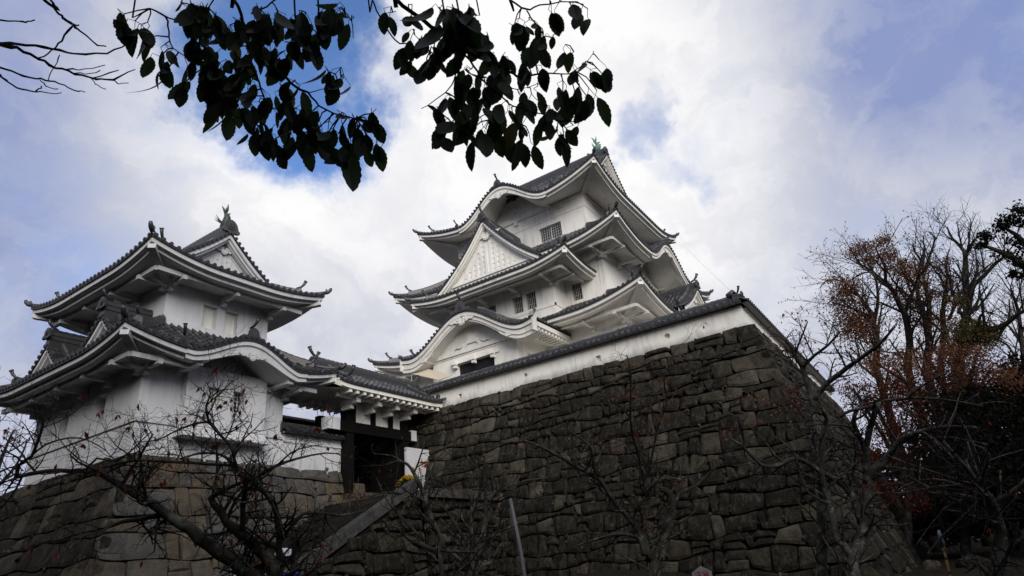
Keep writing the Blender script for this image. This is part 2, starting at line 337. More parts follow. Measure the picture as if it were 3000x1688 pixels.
def gable_face(root_eave, prof, hw, S, d_wall, zlow, orn=1.0, lattice=True, barge=.42):
    """barge boards and recessed plaster wall under a gable profile; S = Side at the verge plane, d inward"""
    mb = root_eave; ss = np.linspace(-hw, hw, 41)
    def strip(d0, d1, off0, off1):
        pts = []
        for q in ss:
            k = 1 - .35 * (1 - abs(q) / hw) if False else 1
            pts.append((q, prof(q)))
        mb.grid([[S.P(q, d0, z - off0), S.P(q, d0, z - off1), S.P(q, d1, z - off1)] for q, z in pts], smooth=False)
    strip(.04, .16, .05, .05 + barge * .62); strip(.16, .30, .05 + barge * .62 - .01, .05 + barge * 1.05); strip(.30, d_wall, .05 + barge * 1.05 - .01, .05 + barge * 1.2)
    top = [(q, max(prof(q) - .05 - barge * 1.0, zlow)) for q in ss]
    mb.add([S.P(q, d_wall, z) for q, z in top] + [S.P(hw, d_wall, zlow - .6), S.P(-hw, d_wall, zlow - .6)], [tuple(range(len(top) + 2))])
    n, x, z3 = S.N, S.A, V3(0, 0, 1); fr = (S.P(0, d_wall, 0), x, z3, n)
    # raised inner border following the barge
    inner = .05 + barge * 1.45
    for q0, q1 in zip(ss, ss[1:]):
        a, b = prof(q0) - inner, prof(q1) - inner
        if min(a, b) > zlow + .25: mb.grid([[S.P(q0, d_wall - .05, a), S.P(q0, d_wall - .05, a - .07), S.P(q0, d_wall, a - .07)], [S.P(q1, d_wall - .05, b), S.P(q1, d_wall - .05, b - .07), S.P(q1, d_wall, b - .07)]])
    if lattice:
        st = .38 * max(.7, hw / 4); q = st / 2
        while q < hw:
            zt = prof(q) - inner - .55 * orn
            if zt > zlow + .35:
                for s in (-1, 1):
                    mb.box(S.P(s * q, d_wall - .024, (zt + zlow + .25) / 2), (st * .26, .026, (zt - zlow - .25) / 2), (x, n, z3))
                zz = zlow + .5
                while zz < zt - .1:
                    for s in (-1, 1): mb.box(S.P(s * (q + st / 2), d_wall - .016, zz), (st * .3, .018, .05), (x, n, z3))
                    zz += .42
            q += st
        mb.box(S.P(0, d_wall - .05, zlow + .18), (hw * .86, .06, .09), (x, n, z3))
    if orn: gegyo(mb, S.P(0, d_wall - .1, prof(0) - inner - .30 * orn), x, z3, n, orn)

def verge_tiles(tl, prof, hw, S, step=.30, length=.42):
    """short round tiles lying across the verge, ends to the front"""
    q = np.linspace(0, hw, 200); z = np.array([prof(a) for a in q]); arc = np.concatenate([[0], np.cumsum(np.hypot(np.diff(q), np.diff(z)))])
    for a in np.arange(.12, arc[-1], step):
        qq = np.interp(a, arc, q); dz = (prof(min(qq + .02, hw)) - prof(qq)) / .02
        for s in (-1, 1):
            up = V3(0, 0, 1) - S.A * s * dz; up /= np.linalg.norm(up); sd = np.cross(S.N, up)
            z0 = prof(qq) + .06
            half_tube(tl, [S.P(s * qq, -.06, z0), S.P(s * qq, length * .5, z0), S.P(s * qq, length, z0)], [up] * 3, .088, sd)
            end_disc(tl, S.P(s * qq, -.07, z0) + up * .02, S.N)
    ss = np.linspace(-hw, hw, 61)
    tl.grid([[S.P(a, -.02, prof(a) - .04), S.P(a, -.02, prof(a) + .07), S.P(a, length, prof(a) + .07)] for a in ss], tone=.12)

def gable_dormer(tl, ev, rg, S, hw, zb, za, depth, orn=1.0, zlow=None, oni=1.0, lattice=True, barge=.42, rows=True, rh=.36):
    """chidori-hafu: S is the verge plane side (centre at s=0)"""
    def prof(q):
        t = min(abs(q) / hw, 1.0); return zb + (za - zb) * ((1 - t) * (.66 + .34 * (1 - t)))
    gable_face(ev, prof, hw, S, .5, zb if zlow is None else zlow, orn, lattice, barge)
    verge_tiles(tl, prof, hw, S)
    ss = np.linspace(-hw, hw, 41); tl.grid([[S.P(a, .4, prof(a) + .06), S.P(a, depth, prof(a) + .06)] for a in ss], tone=.15)
    if rows:
        qs = np.linspace(.1, hw, max(4, int(hw / .26)))
        for d in np.arange(.75, depth, TILE):
            for s in (-1, 1):
                pts = [S.P(s * a, d, prof(a) + .06) for a in qs]; ups = []
                for a in qs:
                    dz = (prof(min(a + .02, hw)) - prof(a)) / .02; u = V3(0, 0, 1) - S.A * s * dz; ups.append(u / np.linalg.norm(u))
                half_tube(tl, pts[::-1], ups[::-1], .085, S.N)
    # verge ridge running down just behind the gable edge
    for s in (-1, 1):
        ridge_stack(rg, [S.P(s * a, .62, prof(a) + .08) for a in np.linspace(.25, hw * .84, 9)][::1], .14, .30, .09)
        e = hw * .86; rg.mark('ridge_end_tile'); rg.disc(S.P(s * e, .62, prof(e) + .2), S.A * s + V3(0, 0, -.3), .16, 10, .1, tone=.3); horn(rg, S.P(s * e, .62, prof(e) + .22), S.A * s, .75)
    ridge_stack(rg, [S.P(0, d, za + .06) for d in np.linspace(.0, depth, 8)], .17, rh, .11)
    demon_tile(rg, S.P(0, -.08, za + .10 + (rh - .36)), S.N, oni); horn(rg, S.P(0, .15, za + .50 * oni + .1 + (rh - .36)), S.N, oni * .9)
    return prof

class Roof:
    """hipped skirt (or hip-and-gable) roof with curved eaves, karahafu bumps, plaster fascia and soffit"""
    def __init__(s, rect, ze, lift, ll, h, run, over, zs, kara=None, ridge=None, dg=0, tiled='FR', sides='FRBL', plan_brackets='', fascia=.46):
        s.rect = rect; s.S = sides_of(*rect); s.ze, s.lift, s.ll, s.h, s.run, s.over, s.zs = ze, lift, ll, h, run, over, zs
        s.kara = kara or {}; s.ridge = ridge; s.dg = dg; s.tiled = tiled; s.sides = sides; s.br = plan_brackets; s.fas = fascia
    def lf(s, k, q): return s.lift * max(0, 1 - (s.S[k].half - abs(q)) / s.ll) ** 1.9
    def K(s, k, q):
        if k not in s.kara: return 0
        c, hw, rise = s.kara[k]; return rise * kara_shape((q - c) / hw)
    def zmain(s, k, q, d): return s.ze + s.lf(k, q) * max(0, 1 - d / s.run) ** 1.3 + s.h(d)
    def z(s, k, q, d):
        z = s.zmain(k, q, d)
        if k in s.kara: z = max(z, s.ze + s.K(k, q))
        return z
    def dmax(s, k, q):
        hf = s.S[k].half; dh = hf - abs(q)
        if s.ridge and k in 'FB':
            return s.S['R'].half if abs(q) <= hf - s.dg + .06 else min(dh, s.dg + .01)
        return min(dh, s.dg + .7 if s.ridge else s.run)
    def build(s, root, name, tmat=None, pmat=None, hips=('FR', 'FL', 'BR')):
        tmat = tmat or M_TI; pmat = pmat or M_PL
        tl, ev, rg = MB(), MB(), MB()
        for k in s.sides: s._side(tl, ev, k)
        for hp in hips: s._hip(rg, ev, hp)
        if s.ridge: s._gables(tl, ev, rg)
        return tl, ev, rg, tmat, pmat
    def _side(s, tl, ev, k):
        S = s.S[k]; hf = S.half
        qs = sorted(set(list(np.linspace(-hf, hf, max(8, int(hf * 2 / .5)))) + ([sg * (hf - s.dg + .06) + e for sg in (-1, 1) for e in (-.001, .001)] if s.ridge else [])))
        nd = 12
        tl.grid([[S.P(q, -.03 + (s.dmax(k, q) + .03) * j / nd, s.z(k, q, max(0, s.dmax(k, q) * j / nd))) for j in range(nd + 1)] for q in qs], tone=.12)
        qe = np.linspace(-hf, hf, int(hf * 2 / .2) + 2)
        # dark lip of the flat tiles at the eave
        tl.grid([[S.P(q, -.03, s.z(k, q, 0) + .01), S.P(q, -.03, s.z(k, q, 0) - .11), S.P(q, .2, s.z(k, q, 0) - .11)] for q in qe], tone=.05)
        if k in s.tiled:
            n = int(hf * 2 / TILE); st = hf * 2 / n
            for i in range(n):
                q = -hf + st * (i + .5); dm = s.dmax(k, q); d0 = -.04
                kz = s.ze + s.K(k, q) if k in s.kara else -1e9
                kd = 0
                if kz > s.zmain(k, q, 0) + .04:
                    while kd < dm and s.zmain(k, q, kd) < kz: kd += .1
                    d0 = kd
                if dm - d0 > .15:
                    m = max(2, int((dm - d0) / .30) + 1); ds = np.linspace(d0, dm, m); pts = [S.P(q, d, s.zmain(k, q, max(d, 0)) + .01) for d in ds]; ups = []
                    for d in ds:
                        g = (s.zmain(k, q, max(d, 0) + .05) - s.zmain(k, q, max(d, 0))) / .05; u = V3(0, 0, 1) + S.N * g; ups.append(u / np.linalg.norm(u))
                    half_tube(tl, pts, ups, .085, S.A)
                if d0 <= 0:
                    end_disc(tl, S.P(q, -.06, s.z(k, q, 0) + .03), S.N)
                    if random.random() < .5: tl.box(S.P(q + st / 2, .03, s.z(k, q + st / 2, 0) + .015), (rt(.03, .07), .02, rt(.012, .028)), (S.A, S.N, V3(0, 0, 1)), mat=1)
            if k in s.kara:
                c, hw, rise = s.kara[k]; dep = 0
                while s.zmain(k, c, dep) < s.ze + rise: dep += .1
                sh = Side((S.O + S.A * c)[:2], S.A[:2], S.N[:2], hw)
                verge_tiles(tl, lambda q: s.ze + max(s.K(k, q + c), s.lf(k, q + c)), hw * .93, sh, .30, .45)
                for d in np.arange(.66, dep, TILE):
                    for sg in (-1, 1):
                        pts = []; ups = []
                        for a in np.linspace(.05, hw, 14):
                            q = c + sg * a; z = s.ze + s.K(k, q)
                            if s.zmain(k, q, d) > z: break
                            g = (s.K(k, q + .02) - s.K(k, q)) / .02; u = V3(0, 0, 1) - S.A * g; pts.append(S.P(q, d, z + .01)); ups.append(u / np.linalg.norm(u))
                        if len(pts) > 1: half_tube(tl, pts[::-1], ups[::-1], .085, S.N)
        # plaster fascia in two steps, then the soffit
        ts = np.linspace(-1, 1, int(hf * 2 / .2) + 2); f = s.fas
        def pt(t, d, dz):
            q = t * hf; return S.P(t * (hf - d), d, s.z(k, q, 0) - .10 + dz)
        ev.grid([[pt(t, .06, 0), pt(t, .06, -f * .5), pt(t, .30, -f * .56), pt(t, .30, -f * .92), pt(t, .46, -f * .95)] for t in ts], tone=.5)
        zf = s.ze - .10 - f * .95; zs = s.zs; js = np.linspace(0, 1, 6)
        def sof(t, j):
            q = t * hf; d = .46 + (s.over - .46 + .02) * j; kk = s.K(k, q); lift = s.z(k, q, 0) - s.ze - kk
            return S.P(t * (hf - d), d, (zf + lift) * (1 - j) + zs * j + kk)
        ev.grid([[sof(t, j) for j in js] for t in ts], tone=.5, smooth=True)
        if k in s.kara:                                     # wall rising into the vault, barge board, feet and pendant
            c, hw, rise = s.kara[k]; qs = np.linspace(c - hw, c + hw, 41)
            ev.grid([[S.P(q * (hf - s.over) / hf, s.over - .01, zs + s.K(k, q) + .02), S.P(q * (hf - s.over) / hf, s.over - .01, zs - .15)] for q in qs])
            def bz(u): return .10 + f * .5 + .30 + .12 * math.cos(min(abs(u), 1) * math.pi)
            qb = np.linspace(c - hw * .98, c + hw * .98, 61)
            ev.grid([[S.P(q, .10, s.z(k, q, 0) - .12), S.P(q, .10, s.z(k, q, 0) - bz((q - c) / hw)), S.P(q, .34, s.z(k, q, 0) - bz((q - c) / hw))] for q in qb])
            ev.grid([[S.P(q, .02, s.z(k, q, 0) - .12), S.P(q, .02, s.z(k, q, 0) - .12 - f * .42), S.P(q, .12, s.z(k, q, 0) - .12 - f * .42)] for q in qb])
            for sg in (-1, 1):
                ev.box(S.P(c + sg * hw * .74, .5 + (s.over - .5) / 2, zs - .10), (.16, (s.over - .1) / 2, .14), (S.A, S.N, V3(0, 0, 1)))
            ev.box(S.P(c, s.over - .08, zs - .2), (hw * .8, .08, .14), (S.A, S.N, V3(0, 0, 1)))
            gegyo(ev, S.P(c, .08, s.ze + rise - bz(0) - .0), S.A, V3(0, 0, 1), S.N, .8 * hw / 4.2)
            strut = [(-.5, 0), (-.28, .25), (-.12, .5), (.12, .5), (.28, .25), (.5, 0), (.3, 0), (.15, .2), (-.15, .2), (-.3, 0)]
            ev.prism([(a * hw / 4, b * rise * .9) for a, b in strut], (S.P(c, s.over, zs + .1), S.A, V3(0, 0, 1), S.N), 0, .08)
        if k in s.br:                                       # purlin beam carried on arms
            db = s.over * .42; L = hf - db; zb = lambda j: zf * (1 - j) + zs * j
            jb = (db - .46) / (s.over - .46); zc = zb(jb) - .05
            skip = s.kara.get(k); segs = [(-L, L)]
            if skip: segs = [(-L, skip[0] - skip[1] * .8), (skip[0] + skip[1] * .8, L)]
            for a, b in segs: ev.box(S.P((a + b) / 2, db, zc), ((b - a) / 2, .10, .10), (S.A, S.N, V3(0, 0, 1)))
            n = max(2, int(2 * (hf - s.over) / 2.1)); 
            for q in np.linspace(-(hf - s.over) + .02, (hf - s.over) - .02, n + 1):
                if skip and abs(q - skip[0]) < skip[1] * .8: continue
                ev.box(S.P(q, (db - .22 + s.over) / 2, zc - .12), (.10, (s.over - db + .22) / 2, .10), (S.A, S.N, V3(0, 0, 1)))
                ev.box(S.P(q, s.over - .16, zc - .32), (.11, .18, .11), (S.A, S.N, V3(0, 0, 1)))
    def _corner(s, hp):
        a, b = hp; x0, x1, y0, y1 = s.rect
        cx = x1 if b == 'R' else x0; cy = y0 if a == 'F' else y1
        dx = -1 if b == 'R' else 1; dy = 1 if a == 'F' else -1
        return V3(cx, cy, 0), V3(dx, dy, 0)
    def _hip(s, rg, ev, hp):
        c, di = s._corner(hp); k = hp[0]; hf = s.S[k].half
        top = s.dg if s.ridge else s.run
        zz = lambda d: s.zmain(k, hf - d, d)
        out = -di / math.sqrt(2)
        ds = np.linspace(.95, top, 10); ridge_stack(rg, [c + di * d + V3(0, 0, zz(d) + .05) for d in ds], .15, .26, .095)
        p = c + di * .92 + V3(0, 0, zz(.92) + .08); rg.mark('ridge_end_tile'); rg.prism([(-.2, -.1), (-.2, .25), (0, .4), (.2, .25), (.2, -.1)], (p, np.cross(V3(0, 0, 1), out), V3(0, 0, 1), out), -.05, .08, tone=.3)
        rg.disc(p + out * .12 + V3(0, 0, .02), out, .11, 10, .1, tone=.5); horn(rg, p + V3(0, 0, .34), out, .78)
        rg.mark('hip_tile'); ds = np.linspace(-.02, .95, 5); rg.tube([c + di * d + V3(0, 0, zz(max(d, 0)) + .12) for d in ds], .105, 8, tone=.35)
        e = c - di * .02 + V3(0, 0, zz(0) + .12)
        pts = [e, e + out * .16 + V3(0, 0, .05), e + out * .28 + V3(0, 0, .17), e + out * .32 + V3(0, 0, .28)]
        rg.tube(pts, [.11, .11, .10, .07], 8, tone=.35); rg.disc(e + out * .10 + V3(0, 0, .10), out + V3(0, 0, -.1), .13, 12, .07, tone=.55)
        # white hip rafter with its block end
        f = s.fas; zr = lambda d: s.ze - .10 - f * .95 + s.lf(k, hf) * (1 - max(0, d - .46) / (s.over - .46)) - .02
        d0 = .14; A = c + di * d0; A[2] = s.ze + s.lift - .1 - f * .78; B = c + di * (s.over + .02); B[2] = s.zs - .12
        dv = B - A; L = np.linalg.norm(dv); dv /= L; sd = np.cross(dv, V3(0, 0, 1)); sd /= np.linalg.norm(sd); u = np.cross(sd, dv)
        ev.box((A + B) / 2, (L / 2, .16, .17), (dv, sd, u))
    def _gables(s, tl, ev, rg):
        hfF = s.S['F'].half; hR = s.S['R'].half; dg = s.dg
        prof = lambda q: s.ze + s.h(max(0, hR - abs(q)))
        hw = hR - dg - .15
        for k in 'RL':
            S0 = s.S[k]; O = S0.O - S0.N * (dg - .1); S = Side(O[:2], S0.A[:2], S0.N[:2], hw)
            if k == 'R':
                gable_face(ev, prof, hw, S, .55, prof(hw) - .05, .72, True, .36); verge_tiles(tl, prof, hw, S, .30, .5)
                for sg in (-1, 1):
                    ridge_stack(rg, [S.P(sg * a, .75, prof(a) + .08) for a in np.linspace(.3, hw * .95, 9)], .13, .16, .085)
                    e = hw * .97; horn(rg, S.P(sg * e, .75, prof(e) + .2), S.A * sg, .7)
            else: gable_face(ev, prof, hw, S, .55, prof(hw) - .05, 0, False, .36)
        zr = s.ze + s.h(hR); xe = hfF - dg + .02; S = s.S['F']; yc = hR
        ridge_stack(rg, [S.P(q, yc, zr - .02) for q in np.linspace(-xe, xe, 12)], .22, .62, .13)
        for sg in (-1, 1):
            demon_tile(rg, S.P(sg * (xe + .06), yc, zr + .16), S.A * sg, 1.15)
def finish_roof(parts, root, label=None):
    tl, ev, rg, tm, pm = parts
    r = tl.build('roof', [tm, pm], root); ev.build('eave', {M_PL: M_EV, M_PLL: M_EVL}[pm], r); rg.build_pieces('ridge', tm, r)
    if label: r['label'] = label
    return r

def wall_strip(mb, P0, A, N, L, zlo, zhi, holes=(), th=.3, back=True):
    """a plaster wall of length L from P0 along A; holes = (u, z, w, h, kind)"""
    A, N = V3(*A), V3(*N); P0 = V3(*P0); P = lambda u, z, d=0: P0 + A * u - N * d + V3(0, 0, z)
    def quad(u0, u1, z0, z1, d=0):
        if u1 - u0 > 1e-4 and z1 - z0 > 1e-4: mb.add([P(u0, z0, d), P(u1, z0, d), P(u1, z1, d), P(u0, z1, d)], [(0, 1, 2, 3)])
    u = 0
    for hu, hz, w, h, kind in sorted(holes):
        a, b, c, d = hu - w / 2, hu + w / 2, hz - h / 2, hz + h / 2
        quad(u, a, zlo, zhi); quad(a, b, zlo, c); quad(a, b, d, zhi); u = b
        if kind == 'sq': ring = [(a, c), (b, c), (b, d), (a, d)]
        else:
            ring = [(hu + w / 2 * .98 * math.cos(t), hz + h / 2 * .98 * math.sin(t)) for t in np.linspace(0, 2 * math.pi, 17)[:-1]]
            sqr = []
            for t in np.linspace(0, 2 * math.pi, 17)[:-1]:
                cx, sx = math.cos(t), math.sin(t); m = max(abs(cx), abs(sx)); sqr.append((hu + w / 2 * cx / m, hz + h / 2 * sx / m))
            for i in range(16):
                j = (i + 1) % 16; mb.add([P(*sqr[i]), P(*sqr[j]), P(*ring[j]), P(*ring[i])], [(0, 1, 2, 3)])
        m = len(ring); dp = th * .9
        for i in range(m):
            j = (i + 1) % m; mb.add([P(*ring[i]), P(*ring[j]), P(*ring[j], dp), P(*ring[i], dp)], [(0, 1, 2, 3)])
    quad(u, L, zlo, zhi)
    if back: mb.add([P(0, zlo, th), P(L, zlo, th), P(L, zhi, th), P(0, zhi, th), P(0, zlo), P(0, zhi), P(L, zlo), P(L, zhi)], [(0, 1, 2, 3), (0, 3, 5, 4), (1, 2, 7, 6), (3, 2, 7, 5)])
def window(root, P, A, N, w, h, nx, nz, depth=.22, kind='bars', open_half=False):
    """recessed window: dark pane, frame and bars; P = centre on the wall face"""
    P, A, N = V3(*P), V3(*A), V3(*N); z = V3(0, 0, 1); ax = (A, N, z)
    fr = MB(); t = .05
    for s in (-1, 1):
        fr.box(P + A * s * (w / 2 - t / 2) - N * depth, (t / 2, .03, h / 2 - .002), ax); fr.box(P + z * s * (h / 2 - t / 2) - N * depth, (w / 2 - t, .03, t / 2), ax)
    for i in range(1, nx): fr.box(P + A * (-w / 2 + w * i / nx) - N * (depth - .01), (.013 if kind == 'grid' else .02, .012, h / 2 - t), ax)
    for i in range(1, nz): fr.box(P + z * (-h / 2 + h * i / nz) - N * (depth + .012), (w / 2 - t, .008, .012), ax)
    if kind == 'grid': fr.box(P - N * (depth - .02), (.035, .03, h / 2 - t), ax)
    f = fr.build('window', M_BAR, root)
    pn = MB(); pn.box(P - N * (depth + .05), (w / 2, .012, h / 2), ax); pn.build('pane', M_GL if kind != 'shutter' else M_PL, f); return f

def shachi(mb, base, face, sc):
    """ridge-end fish: head down on the ridge, tail flung up; face = direction the belly looks"""
    f = V3(*face); f /= np.linalg.norm(f); z = V3(0, 0, 1); x = np.cross(z, f)
    pts = [base + (f * a + z * b) * sc for a, b in ((.30, .05), (.12, .12), (-.10, .28), (-.22, .55), (-.16, .85), (.0, 1.08), (.12, 1.22))]
    mb.tube(pts, [.10 * sc, .24 * sc, .30 * sc, .25 * sc, .17 * sc, .10 * sc, .05 * sc], 9)
    for a, b, t in ((-.5, .35, .1), (-.56, .62, .15), (-.5, .9, .3)):                       # dorsal spikes
        mb.prism([(a, b), (a + .34, b - .14), (a + .34, b + .10)], (base, f * sc, z * sc, x), -.02, .02)
    for s, (a, b, w) in ((1, (.12, 1.2, .5)), (-1, (.12, 1.2, .5)), (0, (.08, 1.2, .45))):   # forked tail
        tip = base + (f * (.24 if s else -.18) + z * 1.68 + x * s * .15) * sc; b0 = base + (f * .02 + z * 1.02) * sc
        mb.tube([b0, (b0 + tip) / 2 + f * -.06 * sc, tip], [.07 * sc, .08 * sc, .015], 5)
    for s in (-1, 1):                                                                        # side fins
        b0 = base + (x * s * .2 + z * .32) * sc
        for k in (.0, .18, .36): mb.tube([b0, b0 + (x * s * (.42 - k * .2) + z * (.12 + k) + f * .12) * sc], [.06 * sc, .012], 5)

def karahafu_roof(root, cx, y0, y1, hw, zend, rise, wall_hw, ywall, zs):
    def prof(q):
        u = min(abs(q) / hw, 1); return zend + rise * (.5 + .5 * math.cos(math.pi * min(1, u * 1.12))) ** 1.05 + .20 * max(0, (u - .72) / .28) ** 2
    S = Side((cx, y0), (1, 0), (0, -1), hw); L = y1 - y0
    tl, ev, rg = MB(), MB(), MB(); z3 = V3(0, 0, 1)
    ss = np.linspace(-hw, hw, 61)
    tl.grid([[S.P(q, .3, prof(q)), S.P(q, L, prof(q))] for q in ss], tone=.12)
    verge_tiles(tl, lambda q: prof(q) - .05, hw * .985, S, .30, .5)
    qs = np.linspace(.1, hw + .03, 20)
    for d in np.arange(.70, L, TILE):
        for s in (-1, 1):
            pts = [S.P(s * a, d, prof(a) + .01) for a in qs]; ups = []
            for a in qs:
                g = (prof(a + .02) - prof(a)) / .02; u = z3 - S.A * s * g; ups.append(u / np.linalg.norm(u))
            half_tube(tl, pts[::-1], ups[::-1], .085, S.N); end_disc(tl, pts[-1] + S.A * s * .03 + z3 * .03, S.A * s)
    # verge ridges following the curve, and the main ridge with its big end tile
    for s in (-1, 1):
        path = [S.P(s * a, .85, prof(a) + .02) for a in np.linspace(.9, hw * .9, 14)]
        ridge_stack(rg, path, .17, .40, .10); e = path[-1]; horn(rg, e + z3 * .42, S.A * s, .85); rg.mark('ridge_end_tile')
        rg.disc(e + z3 * .1 + S.A * s * .1, S.A * s, .18, 12, .12, tone=.4); rg.mark('hip_tile'); c = S.P(s * (hw - .02), .0, prof(hw) + .16); rg.tube([c - S.N * .1, c + (S.N + S.A * s) * .1], .12, 10, tone=.5); rg.disc(c + (S.N + S.A * s) * .12, S.N + S.A * s, .15, 12, .06, tone=.7)
    ridge_stack(rg, [S.P(0, d, prof(0) + .02) for d in np.linspace(.1, L, 6)], .18, .34, .11)
    demon_tile(rg, S.P(0, -.02, prof(0) + .08), S.N, .92, True); horn(rg, S.P(0, .15, prof(0) + .74), S.N, .95)
    # barge board in three receding layers, with a deeper belly towards the ends
    def strip(d0, d1, a, b): ev.grid([[S.P(q, d0, prof(q) - a(q / hw)), S.P(q, d0, prof(q) - b(q / hw)), S.P(q, d1, prof(q) - b(q / hw))] for q in ss])
    e1 = lambda u: .12; e2 = lambda u: .34; e3 = lambda u: .60 + .12 * abs(u); e4 = lambda u: .72 + .14 * abs(u) + (.10 if .52 < abs(u) else 0)
    strip(.04, .14, lambda u: .03, e2); strip(.14, .20, lambda u: e2(u) - .01, e3); strip(.20, .42, lambda u: e3(u) - .01, e4)
    for s in (-1, 1): ev.add([S.P(s * hw, .04, prof(hw) - .03), S.P(s * hw, .04, prof(hw) - .86), S.P(s * hw, .42, prof(hw) - .86), S.P(s * hw, .42, prof(hw) - .03)], [(0, 1, 2, 3)])
    for s in (-1, 1): ev.box(S.P(s * hw, .22, prof(hw) - .45), (.05, .24, .42), (S.A, S.N, z3))
    # vault, tympanum, beam, feet
    js = np.linspace(-1, 1, 49)
    ev.grid([[S.P(q * hw * .99, .42, prof(q * hw) - e4(q) + .02), S.P(q * hw * .99, ywall - y0 + .05, prof(q * hw) - e4(q) + .02)] for q in js], smooth=True)
    dw = ywall - y0 - .004
    tp = [(q, min(prof(q) - .6, 99)) for q in np.linspace(-wall_hw, wall_hw, 41)]
    ev.add([S.P(q, dw, z) for q, z in tp] + [S.P(wall_hw, dw, zs + .1), S.P(-wall_hw, dw, zs + .1)], [tuple(range(43))])
    ev.box(S.P(0, dw - .06, zs + .02), (wall_hw, .07, .13), (S.A, S.N, z3))
    for s in (-1, 1): ev.box(S.P(s * (wall_hw + .05), dw / 2 + .25, zs - .06), (.22, dw / 2 + .1, .20), (S.A, S.N, z3))
    gegyo(ev, S.P(0, .12, prof(0) - e4(0) + .22), S.A, z3, S.N, 1.0)
    strut = [(-.95, 0), (-.6, .35), (-.3, .55), (-.16, .85), (.16, .85), (.3, .55), (.6, .35), (.95, 0), (.6, 0), (.38, .3), (-.38, .3), (-.6, 0)]
    ev.prism(strut, (S.P(0, dw, zs + .14), S.A, z3, S.N), 0, .10)
    for s in (-1, 1): ev.tube([S.P(s * .6, dw - .06, zs + .5), S.P(s * 1.0, dw - .06, zs + .3), S.P(s * 1.3, dw - .06, zs + .36), S.P(s * 1.45, dw - .06, zs + .25)], [.05, .05, .04, .02], 6)
    # side eaves with a row of rafters
    for s in (-1, 1):
        zz = prof(hw) - .12; T = Side((S.P(s * hw, L / 2, 0))[:2], (0, 1), (s, 0), L / 2)
        ev.grid([[T.P(q, .05, zz), T.P(q, .05, zz - .30), T.P(q, .3, zz - .32)] for q in (-L / 2 + .4, L / 2)])
        ev.add([T.P(-L / 2 + .4, .2, zz - .34), T.P(L / 2, .2, zz - .34), T.P(L / 2, hw - wall_hw, zs + .05), T.P(-L / 2 + .4, hw - wall_hw, zs + .05)], [(0, 1, 2, 3)])
        for q in np.arange(-L / 2 + .55, L / 2, .42): ev.box(T.P(q, .62, zz - .42), (.09, .5, .09), (T.A, T.N, z3))
    return tl, ev, rg, M_TI, M_PL

def loophole_wall(root, segs): pass

# ------------------------------------------------------------------ the keep
KC = -22.8
keep = thing('castle_keep', 'tall three-storey white castle keep with grey tiled roofs and a big triangular front gable', 'castle tower', (KC, 44.7, 9.4))
def storey(root, x0, x1, y0, y1, zlo, zhi, hf=(), hr=(), thf=.3):
    w = MB()
    wall_strip(w, (x0, y0, 0), (1, 0, 0), (0, -1, 0), x1 - x0 - (thf - .3), zlo, zhi, hf, th=thf)
    if thf > .3: w.aabb(x1 - thf + .3, x1 - .001, y0 + .001, y0 + .299, zlo, zhi)
    wall_strip(w, (x1, y0 + .3, 0), (0, 1, 0), (1, 0, 0), y1 - y0 - .3, zlo, zhi, hr)
    w.aabb(x0, x1 - .31, y1 - .3, y1, zlo, zhi); w.aabb(x0, x0 + .3, y0 + .31, y1 - .31, zlo, zhi)
    return w
x1, y1, x2, y2, x3, y3 = -14.0, 36.0, -15.43, 37.42, -16.68, 38.67
L1, L2, L3 = 2 * (x1 - KC), 2 * (x2 - KC), 2 * (x3 - KC)
w = storey(keep, KC - L1 / 2, x1, y1, 53.4, 9.2, 14.6); w1 = w.build('wall', M_PL, keep)
w2h = [(u - (KC - L2 / 2), 17.62, .83, 1.37, 'sq') for u in (-27.84, -17.76)]
w = storey(keep, KC - L2 / 2, x2, y2, 51.98, 15.6, 20.7, w2h); w.build('wall', M_PL, keep)
w3h = [(u - (KC - L3 / 2), 23.75, 2.0, 1.3, 'sq') for u in (-25.74, -19.86)]
w = storey(keep, KC - L3 / 2, x3, y3, 50.73, 22.0, 26.5, w3h)
for zz, p in ((24.87, .035),):        # upper band standing proud of the wall
    w.aabb(KC - L3 / 2 - p, x3 + p, y3 - p, y3 - .002, zz, 26.3); w.aabb(x3 + .002, x3 + p, y3, 50.7, zz, 26.3)
w.aabb(KC - L3 / 2 - .08, x3 + .08, y3 - .09, y3 - .04, 25.75, 26.05); w.aabb(x3 + .04, x3 + .09, y3, 50.7, 25.75, 26.05)
for q in (-27, -22.8, -18.6): w.aabb(q - .14, q + .14, y3 - .2, y3 - .04, 25.45, 25.95)
w.build('wall', M_PL, keep)
for u in (-27.84, -17.76): window(keep, (u, y2, 17.62), (1, 0, 0), (0, -1, 0), .83, 1.37, 6, 3)
for u in (-25.74, -19.86): window(keep, (u, y3, 23.75), (1, 0, 0), (0, -1, 0), 2.0, 1.3, 10, 6, kind='grid')
# projecting bay on the second storey
bx0, bx1, by = KC - 4.18, KC + 4.18, 35.59
bw = MB(); bh = [(u - bx0, 17.25, .86, 1.34, 'sq') for u in (-25.08, -23.96, -21.64, -20.52)]
wall_strip(bw, (bx0, by, 0), (1, 0, 0), (0, -1, 0), bx1 - bx0, 15.2, 18.9, bh)
bw.aabb(bx1 - .3, bx1 - .001, by + .301, y2 + .2, 15.2, 18.9); bw.aabb(bx0 + .001, bx0 + .3, by + .301, y2 + .2, 15.2, 18.9)
bw.aabb(bx0 - .09, bx1 + .09, by - .09, by - .002, 16.28, 16.46); bw.aabb(bx1 + .002, bx1 + .09, by - .09, y2 - .01, 16.28, 16.46)
bw.aabb(bx0 - .05, bx1 + .05, by - .05, by - .003, 15.2, 16.28); bw.aabb(bx1 + .003, bx1 + .05, by, y2 - .01, 15.2, 16.28)
bay = bw.build('bay', M_PL, keep)
